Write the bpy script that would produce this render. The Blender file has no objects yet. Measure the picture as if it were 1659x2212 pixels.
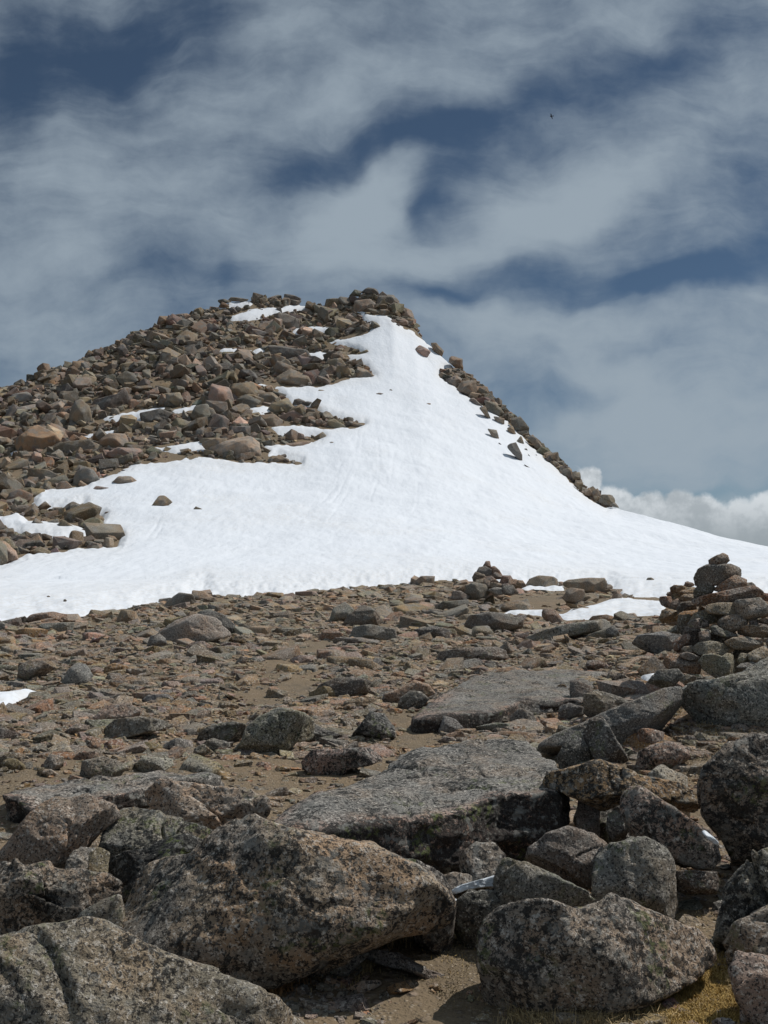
import bpy, bmesh, math
import numpy as np
RNG = np.random.default_rng(7)
F = 2152.0; CX, CY = 829.5, 1106.0; PITCH = math.atan((1220-1106)/F); EYE = 1.6
cp, sp_ = math.cos(PITCH), math.sin(PITCH)
SC = bpy.context.scene
COL = SC.collection

# ------------------------------------------------------------------ view geometry helpers
def ray(x, y):
    u = (np.asarray(x, float)-CX)/F; v = (CY-np.asarray(y, float))/F
    return np.stack([u, cp - v*sp_, sp_ + v*cp], -1)
def px2at(x, y):
    d = ray(x, y); return d[..., 0]/d[..., 1], d[..., 2]/d[..., 1]
def world2px(P):
    P = np.asarray(P, float); Z = P[..., 2]-EYE
    dep = P[..., 1]*cp + Z*sp_; up = -P[..., 1]*sp_ + Z*cp
    dep = np.where(dep < .05, .05, dep)
    return CX + F*P[..., 0]/dep, CY - F*up/dep

# ------------------------------------------------------------------ numpy noise
def _hash(i, j, k, s):
    n = (i*374761393 + j*668265263 + k*2147483647 + s*1274126177) & 0xffffffff
    n = ((n ^ (n >> 13))*1274126177) & 0xffffffff
    n = ((n ^ (n >> 15))*2246822519) & 0xffffffff
    return ((n ^ (n >> 16)) & 0xffffff)/float(0xffffff)*2-1
def vnoise(P, s=0):
    P = np.asarray(P, float); I = np.floor(P).astype(np.int64); f = P-I; f = f*f*(3-2*f)
    i, j, k = I[..., 0], I[..., 1], I[..., 2]; x, y, z = f[..., 0], f[..., 1], f[..., 2]
    def h(a, b, c): return _hash(i+a, j+b, k+c, s)
    x00 = h(0,0,0)*(1-x)+h(1,0,0)*x; x10 = h(0,1,0)*(1-x)+h(1,1,0)*x
    x01 = h(0,0,1)*(1-x)+h(1,0,1)*x; x11 = h(0,1,1)*(1-x)+h(1,1,1)*x
    return (x00*(1-y)+x10*y)*(1-z) + (x01*(1-y)+x11*y)*z
def fbm(P, o=4, s=0, g=.5):
    P = np.asarray(P, float); a = 1.0; r = 0; t = 0
    for q in range(o):
        r = r + a*vnoise(P*(2.03**q)+q*17.3, s+q); t += a; a *= g
    return r/t
def sst(x, a, b):
    t = np.clip((x-a)/(b-a), 0, 1); return t*t*(3-2*t)

# ------------------------------------------------------------------ terrain
SIL = [(-1600,1235,120),(-800,1140,150),(-400,1010,165),(-150,905,175),(0,852,185),(60,825,190),(120,797,195),(150,790,198),(250,748,205),
 (270,730,206),(320,714,210),(400,684,216),(480,662,222),(540,648,226),(600,645,230),(650,662,231),(700,662,231),(760,652,231),(790,640,231),
 (820,642,230),(850,652,228),(880,690,226),(900,712,222),(915,735,220),(960,780,214),(1010,818,207),(1060,862,199),(1120,925,189),(1160,965,182),(1220,1018,172),
 (1260,1060,163),(1300,1088,155),(1335,1106,150),(1390,1120,142),(1450,1136,135),(1550,1165,124),(1659,1190,113),(1900,1212,102),(2600,1225,95)]
_sa, _st = px2at([p[0] for p in SIL], [p[1] for p in SIL]); _sy = np.array([p[2] for p in SIL], float)
_fa = np.linspace(_sa[0], _sa[-1], 1600)
def _sm(v, w):
    k = np.hanning(w); k /= k.sum(); return np.convolve(np.pad(v, w//2, 'edge'), k, 'valid')[:len(v)]
_ft0 = np.interp(_fa, _sa, _st); _ft = _sm(_ft0, 9); _fb = _sm(_ft0, 181); _fy = _sm(np.interp(_fa, _sa, _sy), 41)
YF = 60.0
def height(X, Y):
    X = np.asarray(X, float); Y = np.asarray(Y, float)
    R = np.hypot(X, Y); az = np.arctan2(X, Y); azc = np.clip(az, -.87, .87)
    a = np.tan(azc); Ye = R*np.cos(azc)
    back = sst(np.abs(az), .87, 2.2)
    P = np.stack([X, Y, X*0], -1)
    zp = .30*sst(Ye, 15, 58) + .10*fbm(P*.23, 3, 5) + .035*fbm(P*1.3, 3, 9)*sst(Ye, 2, 6)
    zp = zp + .28*sst(a, .14, .34)*sst(Ye, 6.2, 9.0)*(1-sst(Ye, 20, 45))
    T = np.interp(a, _fa, _ft)*(1-back) - .02*back; YR = np.interp(a, _fa, _fy)
    tF = (.30-EYE)/YF
    s = (Ye-YF)/(YR-YF); sc_ = np.clip(s, 0, 1)
    g = .72*sc_ + .28*sc_*sc_
    Tb = np.interp(a, _fa, _fb)*(1-back) - .02*back
    z_m = EYE + Ye*(tF+(Tb-tF)*g + (T-Tb)*sst(s, .72, 1.)*np.where(s > 1, 1, sc_))
    und = .55*fbm(P*.055, 3, 31) + .22*fbm(P*.25, 3, 33)
    z_m = z_m + und*sst(s, .03, .25)*(1-sst(s, .85, 1.0))
    ztop = EYE + YR*T
    dn = Ye-YR
    z_b = np.maximum(ztop - .02*dn - .6*np.maximum(dn-3, 0), -60+0*dn)
    w = sst(Ye, YF-6, YF+6)
    z = zp*(1-w) + z_m*w
    return np.where(s > 1, z_b, z)
def hit(x, y, y0=2.5, y1=None):
    """distance Y at which the sight line through a point of the photo meets the ground"""
    a, t = px2at(x, y); a = float(a); t = float(t)
    YR = float(np.interp(a, _fa, _fy)); Y = np.geomspace(y0, YR, 4000)
    g = (height(a*Y, Y)-EYE)/Y
    k = np.nonzero(g >= t)[0]
    return float(Y[k[0]]) if len(k) else YR

# ------------------------------------------------------------------ polygon distance
def sdist(px, py, poly):
    """signed distance in px, positive inside"""
    poly = np.asarray(poly, float); d2 = np.full(px.shape, 1e18); ins = np.zeros(px.shape, bool)
    n = len(poly)
    for i in range(n):
        ax, ay = poly[i]; bx, by = poly[(i+1) % n]
        ex, ey = bx-ax, by-ay; L = ex*ex+ey*ey+1e-9
        t = np.clip(((px-ax)*ex+(py-ay)*ey)/L, 0, 1)
        dx = px-ax-t*ex; dy = py-ay-t*ey
        np.minimum(d2, dx*dx+dy*dy, out=d2)
        c = ((ay > py) != (by > py))
        with np.errstate(divide='ignore', invalid='ignore'):
            xi = ax + (py-ay)*ex/(ey if ey != 0 else 1e-9)
        ins ^= c & (px < xi)
    d = np.sqrt(d2); return np.where(ins, d, -d)

# ------------------------------------------------------------------ mesh helpers
def mkmesh(name, V, Fc, mat=None, tint=None, smooth=True):
    me = bpy.data.meshes.new(name); Fc = np.asarray(Fc, np.int32); k = Fc.shape[1]; V = np.asarray(V, np.float32)
    me.vertices.add(len(V)); me.vertices.foreach_set('co', V.ravel())
    me.loops.add(Fc.size); me.loops.foreach_set('vertex_index', Fc.ravel())
    me.polygons.add(len(Fc)); me.polygons.foreach_set('loop_start', np.arange(len(Fc), dtype=np.int32)*k)
    me.polygons.foreach_set('use_smooth', np.full(len(Fc), smooth))
    if tint is not None:
        at = me.color_attributes.new('tint', 'FLOAT_COLOR', 'POINT'); tint = np.asarray(tint, np.float32)
        if tint.ndim == 1: tint = np.tile(tint, (len(V), 1))
        at.data.foreach_set('color', tint.ravel())
    me.update(calc_edges=True)
    if mat: me.materials.append(mat)
    return me
def link(name, me, loc=(0, 0, 0), **props):
    o = bpy.data.objects.new(name, me); o.location = loc; COL.objects.link(o)
    for k, v in props.items():
        if v is not None: o[k] = v
    return o
_ico = {}
def ico(n):
    if n not in _ico:
        bm = bmesh.new(); bmesh.ops.create_icosphere(bm, subdivisions=n, radius=1)
        bm.verts.ensure_lookup_table()
        _ico[n] = (np.array([v.co[:] for v in bm.verts]), np.array([[v.index for v in f.verts] for f in bm.faces], np.int32)); bm.free()
    return _ico[n]
def unit(v): v = np.asarray(v, float); return v/np.linalg.norm(v, axis=-1, keepdims=True)

def soft_cut(r, d, n, frac, q):
    """cut the radial surface with a plane whose height is a fraction of the support in direction n"""
    dn = d@n; h = np.max(r*dn)*frac
    rr = np.where(dn > 1e-3, h/np.maximum(dn, 1e-3), 1e6)
    return (r**-q + rr**-q)**(-1/q)

# proto rocks for scree and stones: broken blocks (hulls of knocked-about box corners), z is up
def proto(level, seed, flat=.55):
    rg = np.random.default_rng(seed); s = np.array([1, rg.uniform(.5, .95), flat*rg.uniform(.8, 1.2)])
    c = np.array([[x, y, z] for x in (-1, 1) for y in (-1, 1) for z in (-1, 1)], float)
    c[:, :2] *= rg.uniform(.45, 1, (8, 2)); c[:, 2] *= rg.uniform(.5, 1, 8)
    e = unit(rg.normal(size=(7 if level > 1 else 3, 3)))*rg.uniform(.95, 1.2, (7 if level > 1 else 3, 1))
    P = np.concatenate([c, e])*s
    bm = bmesh.new()
    for p in P: bm.verts.new(p)
    r = bmesh.ops.convex_hull(bm, input=bm.verts[:])
    bmesh.ops.delete(bm, geom=[v for v in bm.verts if not v.link_faces], context='VERTS')
    if level >= 2:
        bmesh.ops.bevel(bm, geom=bm.edges[:], offset=.05 if level == 2 else .07, segments=1 if level == 2 else 2, profile=.6, affect='EDGES', clamp_overlap=True)
    if level >= 3:
        bmesh.ops.subdivide_edges(bm, edges=[e_ for e_ in bm.edges if e_.calc_length() > .28], cuts=2, use_grid_fill=True)
    bmesh.ops.triangulate(bm, faces=bm.faces[:]); bm.verts.ensure_lookup_table(); bm.verts.index_update()
    V = np.array([v.co[:] for v in bm.verts]); Fc = np.array([[v.index for v in f.verts] for f in bm.faces], np.int32); bm.free()
    if level >= 3:
        V = V*(1+.07*fbm(V*1.7+seed, 3, seed)[:, None]) 
    V /= np.abs(V[:, :2]).max(); return V, Fc
# ------------------------------------------------------------------ materials
class NT:
    def __init__(s, tree): s.t = tree; s.n = tree.nodes; s.l = tree.links
    def new(s, ty, **kw):
        n = s.n.new(ty)
        for k, v in kw.items():
            if k.startswith('i_'): pass
            else: setattr(n, k, v)
        return n
    def put(s, sock, v):
        if isinstance(v, bpy.types.NodeSocket): s.l.new(v, sock)
        else: sock.default_value = v
    def math(s, op, a, b=None, c=None, clamp=False):
        n = s.new('ShaderNodeMath', operation=op, use_clamp=clamp); s.put(n.inputs[0], a)
        if b is not None: s.put(n.inputs[1], b)
        if c is not None: s.put(n.inputs[2], c)
        return n.outputs[0]
    def vmath(s, op, a, b=None, out=0):
        n = s.new('ShaderNodeVectorMath', operation=op); s.put(n.inputs[0], a)
        if b is not None: s.put(n.inputs[3 if op == 'SCALE' else 1], b)
        return n.outputs[out]
    def noise(s, vec, scale, detail=4, rough=.55, dist=0, col=False):
        n = s.new('ShaderNodeTexNoise'); s.put(n.inputs['Vector'], vec); n.inputs['Scale'].default_value = scale
        n.inputs['Detail'].default_value = detail; n.inputs['Roughness'].default_value = rough; n.inputs['Distortion'].default_value = dist
        return n.outputs[1 if col else 0]
    def vor(s, vec, scale, feature='F1', out=0):
        n = s.new('ShaderNodeTexVoronoi', feature=feature); s.put(n.inputs['Vector'], vec); n.inputs['Scale'].default_value = scale
        return n.outputs[out]
    def rng(s, v, a, b, c=0., d=1., smooth=True):
        n = s.new('ShaderNodeMapRange', interpolation_type='SMOOTHSTEP' if smooth else 'LINEAR'); s.put(n.inputs[0], v)
        s.put(n.inputs[1], a); s.put(n.inputs[2], b); s.put(n.inputs[3], c); s.put(n.inputs[4], d); return n.outputs[0]
    def mix(s, f, a, b, mode='MIX'):
        n = s.new('ShaderNodeMix', data_type='RGBA', blend_type=mode); s.put(n.inputs[0], f); s.put(n.inputs[6], a); s.put(n.inputs[7], b); return n.outputs[2]
    def bump(s, h, strength, dist, nrm=None):
        n = s.new('ShaderNodeBump'); n.inputs['Strength'].default_value = strength; n.inputs['Distance'].default_value = dist
        s.put(n.inputs['Height'], h)
        if nrm is not None: s.put(n.inputs['Normal'], nrm)
        return n.outputs[0]
def newmat(name):
    m = bpy.data.materials.new(name); m.use_nodes = True; t = NT(m.node_tree)
    b = t.n['Principled BSDF']; b.inputs['Roughness'].default_value = .9
    b.inputs['Specular IOR Level'].default_value = .25
    return m, t, b
def c4(r, g, b): return (r, g, b, 1)

def rock_mat(name, k, bump_d, speck=1.0):
    """granite: k is the number of large blotches per metre"""
    m, t, b = newmat(name)
    tc = t.new('ShaderNodeTexCoord').outputs['Object']; oi = t.new('ShaderNodeObjectInfo').outputs['Random']
    off = t.vmath('SCALE', (31.7, 17.3, 53.9), oi); co = t.vmath('ADD', t.vmath('SCALE', tc, t.math('ADD', .75, t.math('MULTIPLY', t.math('FRACT', t.math('MULTIPLY', oi, 7.31)), .6))), off)
    at = t.new('ShaderNodeAttribute', attribute_name='tint'); tint = at.outputs['Color']; lic = at.outputs['Alpha']
    n1 = t.noise(co, k*.9, 3, .6); n2 = t.noise(co, k*13, 5, .78); n3 = t.noise(co, k*19, 3, .8)
    v = t.rng(n1, .3, .7, .78, 1.22)
    base = t.mix(1.0, tint, t.new('ShaderNodeCombineColor').outputs[0], 'MULTIPLY')
    cc = base.node.inputs[7].links[0].from_node
    for i in range(3): t.put(cc.inputs[i], v)
    # warm and grey drift of the granite
    warm = t.mix(t.rng(t.noise(co, k*1.7, 3), .42, .62), base, t.mix(1.0, base, c4(1.13, .99, .88), 'MULTIPLY'))
    grey = t.mix(t.rng(t.noise(co, k*1.1, 4, .6), .5, .62, 0, .6), warm, c4(.215, .21, .195))
    sp = t.mix(t.rng(n3, .53, .62, 0, .72*speck), grey, c4(.64, .59, .52))      # pale quartz grains
    sp2 = t.mix(t.rng(t.noise(co, k*31, 2, .7), .53, .60, 0, .9*speck), sp, c4(.045, .04, .038))
    # black crust lichen in ragged patches
    thr = t.math('SUBTRACT', .69, t.math('MULTIPLY', lic, .22))
    pat = t.math('ADD', t.math('MULTIPLY', n2, .68), t.math('MULTIPLY', t.noise(co, k*1.9, 3, .6), .32))
    msk = t.rng(t.math('SUBTRACT', pat, thr), -.01, .022, 0, .9)
    lc = t.mix(t.rng(n3, .5, .62), c4(.020, .020, .020), c4(.075, .075, .068))
    c1 = t.mix(msk, sp2, lc)
    # grey green and yellow green map lichen
    gp = t.math('MULTIPLY', t.rng(t.noise(co, k*1.5, 2), .57, .64), t.rng(t.noise(co, k*12, 4, .7), .50, .56))
    c2 = t.mix(t.math('MULTIPLY', gp, t.math('MULTIPLY', lic, .6)), c1, c4(.16, .19, .065))
    gg = t.rng(t.noise(co, k*4.3, 4, .7), .56, .63, 0, .7)
    c3 = t.mix(t.math('MULTIPLY', gg, lic), c2, c4(.28, .275, .25))
    t.put(b.inputs['Base Color'], c3)
    h = t.math('ADD', t.math('MULTIPLY', n2, .65), t.math('ADD', t.math('MULTIPLY', n3, .28), t.math('MULTIPLY', msk, .04)))
    t.put(b.inputs['Normal'], t.bump(h, .9, bump_d))
    return m

def make_materials():
    M = {}
    M['rock'] = rock_mat('granite_near', 2.6, .045)
    M['mid'] = rock_mat('granite_middle', 1.7, .07, .8)
    M['far'] = rock_mat('granite_far', .55, .16, .45)
    # ground
    m, t, b = newmat('gravelly_soil'); co = t.new('ShaderNodeTexCoord').outputs['Object']
    base = t.mix(t.rng(t.noise(co, .35, 4, .6), .35, .65), c4(.205, .148, .090), c4(.168, .128, .082))
    base = t.mix(t.rng(t.noise(co, 2.3, 4, .65), .5, .66, 0, .55), base, c4(.11, .09, .065))
    v1 = t.vor(co, 46, 'F1', 1); v2 = t.vor(co, 15, 'F1', 1)
    d1 = t.vor(co, 46); d2 = t.vor(co, 15)
    hs = t.new('ShaderNodeHueSaturation'); hs.inputs['Saturation'].default_value = .25; t.put(hs.inputs['Color'], v1); hs.inputs['Value'].default_value = .55
    sep = t.new('ShaderNodeSeparateColor'); t.put(sep.inputs[0], v1)
    peb = t.mix(sep.outputs[0], c4(.12, .09, .065), c4(.40, .33, .25))
    c = t.mix(t.math('MULTIPLY', t.rng(d1, .25, .5, .75, 0), t.rng(sep.outputs[1], .35, .6)), base, peb)
    sep2 = t.new('ShaderNodeSeparateColor'); t.put(sep2.inputs[0], v2)
    peb2 = t.mix(sep2.outputs[0], c4(.15, .12, .09), c4(.34, .26, .20))
    c = t.mix(t.math('MULTIPLY', t.rng(d2, .2, .42, .85, 0), t.rng(sep2.outputs[1], .62, .7)), c, peb2)
    c = t.mix(t.rng(t.noise(co, 90, 3, .7), .5, .7, 0, .4), c, c4(.08, .06, .045))
    t.put(b.inputs['Base Color'], c)
    h = t.math('ADD', t.math('MULTIPLY', t.rng(d1, .0, .5, 1, 0), .35), t.math('ADD', t.math('MULTIPLY', t.math('MULTIPLY', t.rng(d2, .1, .45, 1, 0), t.rng(sep2.outputs[1], .55, .7)), .9), t.math('MULTIPLY', t.noise(co, 30, 4, .7), .8)))
    t.put(b.inputs['Normal'], t.bump(h, .8, .03)); M['soil'] = m
    # snow
    m, t, b = newmat('old_snow'); co = t.new('ShaderNodeTexCoord').outputs['Object']
    edge = t.new('ShaderNodeAttribute', attribute_name='tint').outputs['Color']
    dirt = t.math('ADD', t.math('MULTIPLY', t.rng(t.noise(co, .06, 5, .6), .50, .70), t.rng(t.noise(co, 3., 4, .7), .40, .68)), t.math('MULTIPLY', edge, t.rng(t.noise(co, 5., 4, .7), .40, .60)), clamp=True)
    c = t.mix(t.math('MULTIPLY', dirt, .34), c4(.70, .73, .775), c4(.55, .50, .43))
    c = t.mix(t.rng(t.noise(co, 9, 2, .5), .70, .76, 0, .25), c, c4(.35, .32, .28))
    t.put(b.inputs['Base Color'], c); b.inputs['Roughness'].default_value = .75; b.inputs['Specular IOR Level'].default_value = .3
    mp = t.new('ShaderNodeMapping'); t.put(mp.inputs[0], co); mp.inputs['Scale'].default_value = (1, .38, 1)
    h = t.math('ADD', t.math('MULTIPLY', t.noise(mp.outputs[0], 1.1, 4, .6), .30), t.math('MULTIPLY', t.noise(mp.outputs[0], 4.5, 3, .6), .08))
    h = t.math('ADD', h, t.math('MULTIPLY', t.vor(mp.outputs[0], 1.9, 'SMOOTH_F1'), .10))
    t.put(b.inputs['Normal'], t.bump(h, .65, .55)); M['snow'] = m
    # wet foreground snow/ice
    m, t, b = newmat('icy_snow'); co = t.new('ShaderNodeTexCoord').outputs['Object']
    t.put(b.inputs['Base Color'], c4(.60, .64, .68)); b.inputs['Roughness'].default_value = .5
    t.put(b.inputs['Normal'], t.bump(t.noise(co, 14, 3), .4, .03)); M['ice'] = m
    # grass, moss, bird
    m, t, b = newmat('dry_grass'); at = t.new('ShaderNodeAttribute', attribute_name='tint')
    t.put(b.inputs['Base Color'], at.outputs['Color']); b.inputs['Roughness'].default_value = .8; M['grass'] = m
    m, t, b = newmat('dark_feathers'); co = t.new('ShaderNodeTexCoord').outputs['Object']
    t.put(b.inputs['Base Color'], t.mix(t.noise(co, 20), c4(.01, .01, .012), c4(.03, .03, .035))); M['bird'] = m
    return M
M = make_materials()

# ------------------------------------------------------------------ sky
def build_world(elev, rot):
    w = bpy.data.worlds.new('World'); SC.world = w; w.use_nodes = True; t = NT(w.node_tree); bg = t.n['Background']
    sky = t.new('ShaderNodeTexSky', sky_type='NISHITA'); sky.sun_disc = False; sky.sun_elevation = elev; sky.sun_rotation = rot
    sky.altitude = 4200; sky.air_density = 1.0; sky.dust_density = .4; sky.ozone_density = 1.5
    d = t.new('ShaderNodeTexCoord').outputs['Generated']
    sx = t.new('ShaderNodeSeparateXYZ'); t.put(sx.inputs[0], d)
    yy = t.math('MAXIMUM', sx.outputs[1], .18)
    u = t.math('DIVIDE', sx.outputs[0], yy); v = t.math('DIVIDE', sx.outputs[2], yy)
    cb = t.new('ShaderNodeCombineXYZ'); t.put(cb.inputs[0], u); t.put(cb.inputs[1], v); p0 = cb.outputs[0]
    # clouds pulled out of shape at three scales
    def warp(p, sc, amp, det=2):
        n = t.noise(p, sc, det, .55, 0, True); return t.vmath('ADD', p, t.vmath('SCALE', t.vmath('SUBTRACT', n, (.5, .5, .5)), amp))
    p = warp(p0, 4.0, .13, 3); p = warp(p, 15.0, .035, 3)
    acc = None
    for (bx, by, rx, ry, ang, amp) in BLOBS:
        a, tt = px2at(bx, by)
        mp = t.new('ShaderNodeMapping', vector_type='TEXTURE'); t.put(mp.inputs[0], p)
        mp.inputs['Location'].default_value = (float(a), float(tt), 0); mp.inputs['Rotation'].default_value = (0, 0, math.radians(ang))
        mp.inputs['Scale'].default_value = (rx/F, ry/F, 1)
        L = t.vmath('DOT_PRODUCT', mp.outputs[0], mp.outputs[0], 1)
        g = t.math('POWER', 2.718, t.math('MULTIPLY', L, -1.0)); g = t.math('MULTIPLY', g, amp)
        acc = g if acc is None else t.math('ADD', acc, g)
    mp = t.new('ShaderNodeMapping'); t.put(mp.inputs[0], p); mp.inputs['Rotation'].default_value = (0, 0, math.radians(-24)); mp.inputs['Scale'].default_value = (1, 2.6, 1)
    st = t.noise(mp.outputs[0], 5.5, 7, .58); st2 = t.noise(p0, 9, 6, .6)
    dens = t.math('ADD', .50, acc)
    dens = t.math('ADD', dens, t.math('MULTIPLY', t.math('SUBTRACT', st, .5), 1.05))
    dens = t.math('ADD', dens, t.math('MULTIPLY', t.math('SUBTRACT', st2, .5), 1.05))
    mp = t.new('ShaderNodeMapping'); t.put(mp.inputs[0], p); mp.inputs['Rotation'].default_value = (0, 0, math.radians(-35)); mp.inputs['Scale'].default_value = (1, 4.5, 1)
    dens = t.math('ADD', dens, t.math('MULTIPLY', t.math('SUBTRACT', t.noise(mp.outputs[0], 11, 6, .62), .5), .38))
    m = t.rng(dens, -.08, 1.22, .02, .96)
    skyc = t.mix(1.0, sky.outputs[0], SKYTINT, 'MULTIPLY')
    skyv = t.vmath('SCALE', skyc, .1)
    hi = t.rng(sx.outputs[2], .54, .85, 1.0, 2.1)     # veil above the view, brightened to add fill light in the shadows
    c = t.mix(m, skyv, t.vmath('SCALE', CLOUDC[:3], hi))
    # bank of cumulus low on the right
    q = warp(p0, 26.0, .022, 5); q = warp(q, 70., .011, 4)
    acc = None
    for (bx, by, rx, ry, ang, amp) in CUMULUS:
        a, tt = px2at(bx, by)
        mp = t.new('ShaderNodeMapping', vector_type='TEXTURE'); t.put(mp.inputs[0], q)
        mp.inputs['Location'].default_value = (float(a), float(tt), 0); mp.inputs['Scale'].default_value = (rx/F, ry/F, 1)
        L = t.vmath('DOT_PRODUCT', mp.outputs[0], mp.outputs[0], 1)
        g = t.math('MULTIPLY', t.math('SUBTRACT', 1.0, L), 1.0)
        acc = g if acc is None else t.math('SMOOTH_MAX', acc, g, .15)
    cm = t.rng(acc, -.18, .42)
    bell = t.noise(p0, 24, 6, .62); low = t.rng(v, .010, .075)
    cc = t.mix(t.math('MULTIPLY', low, t.rng(bell, .36, .60, .30, 1.)), c4(.30, .34, .37), c4(.68, .72, .75))
    c = t.mix(t.math('MULTIPLY', cm, .92), c, cc)
    w.cycles.sampling_method = 'MANUAL'; w.cycles.sample_map_resolution = 512
    t.put(bg.inputs['Color'], c); bg.inputs['Strength'].default_value = 1.0
BLOBS = [ # x, y, radius x, radius y, angle, amount (negative = clear blue gap)
 (900,290,300,42,22,-.55),(1330,170,240,60,20,-.36),(955,430,38,95,-12,-.55),(1420,625,260,40,8,-.75),(1150,600,70,36,0,-.3),(1600,560,160,40,22,-.45),
 (500,598,80,36,-10,-.55),(620,370,90,60,40,-.4),(260,110,210,90,25,-.32),(40,170,70,150,0,-.35),(380,40,140,60,10,-.2),(960,655,90,28,-5,-.5),(1640,420,70,140,20,-.3),
 (1240,850,130,30,0,-.5),(1180,760,60,20,-20,-.2),(1420,760,120,26,14,-.3),(1500,1060,160,16,4,-.35),(100,60,200,120,10,-.2),(1560,60,140,70,20,-.18),(740,330,90,40,20,-.25),(340,590,110,40,15,-.25),(1010,90,220,30,18,.05),
 (120,480,240,150,10,.28),(500,480,120,60,20,.28),(60,680,180,110,0,.25),(750,480,140,95,20,.85),(850,380,70,50,20,.35),(880,570,260,45,8,.42),
 (1130,480,180,70,24,.55),(1340,380,190,70,25,.5),(1000,130,420,60,21,.26),(560,230,300,55,18,.22),(560,70,70,130,-25,.16),(1350,40,200,50,20,.2),
 (1250,730,260,70,0,.5),(1450,880,320,120,0,.62),(1060,690,110,36,10,.35),(1450,1000,330,80,0,.3),(1640,640,60,50,20,.3),(1290,640,50,24,0,.35),(150,300,200,60,20,.14)]
CUMULUS = [(1272,1038,34,32,0,1),(1320,1090,60,44,0,1),(1400,1105,62,42,0,1),(1470,1100,50,42,0,1),(1530,1115,60,50,0,1),(1600,1130,70,50,0,1),(1670,1120,60,60,0,1),(1760,1140,90,60,0,1),(1500,1160,220,50,0,1),(1900,1170,160,60,0,1)]
SKYTINT = c4(.41, .45, .43); CLOUDC = c4(.32, .385, .445)
# ------------------------------------------------------------------ what stands where (outlines traced in the photograph, each gets its own distance and depth)
SPACES = {'A': (.5, 0, 1626.5), 'B': (.5, 829.5, 1626.5), 'C': (.5, 0, 1219.9), 'D': (.5, 829.5, 1219.9), 'S1': (.286, 0, 779.4),
          'S2': (.3268, 406.6, 596.4), 'S3': (.3677, 813.2, 596.4), 'K': (.2239, 1287.6, 1152.1), 'V': (1, 0, 0), 'T': (.2655, 982.7, 1186.)}
def pts(sp, s):
    k, ox, oy = SPACES[sp]; return np.array([[float(q) for q in p.split(',')] for p in s.split()])*k + [ox, oy]
TINT = {'g': (.235,.220,.195), 'p': (.33,.25,.20), 't': (.31,.25,.19), 'b': (.235,.185,.130), 'd': (.13,.12,.105), 'o': (.32,.215,.13), 'r': (.25,.17,.125), 'l': (.38,.335,.27), 'k': (.18,.158,.135), 'n': (.25,.228,.18)}
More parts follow.
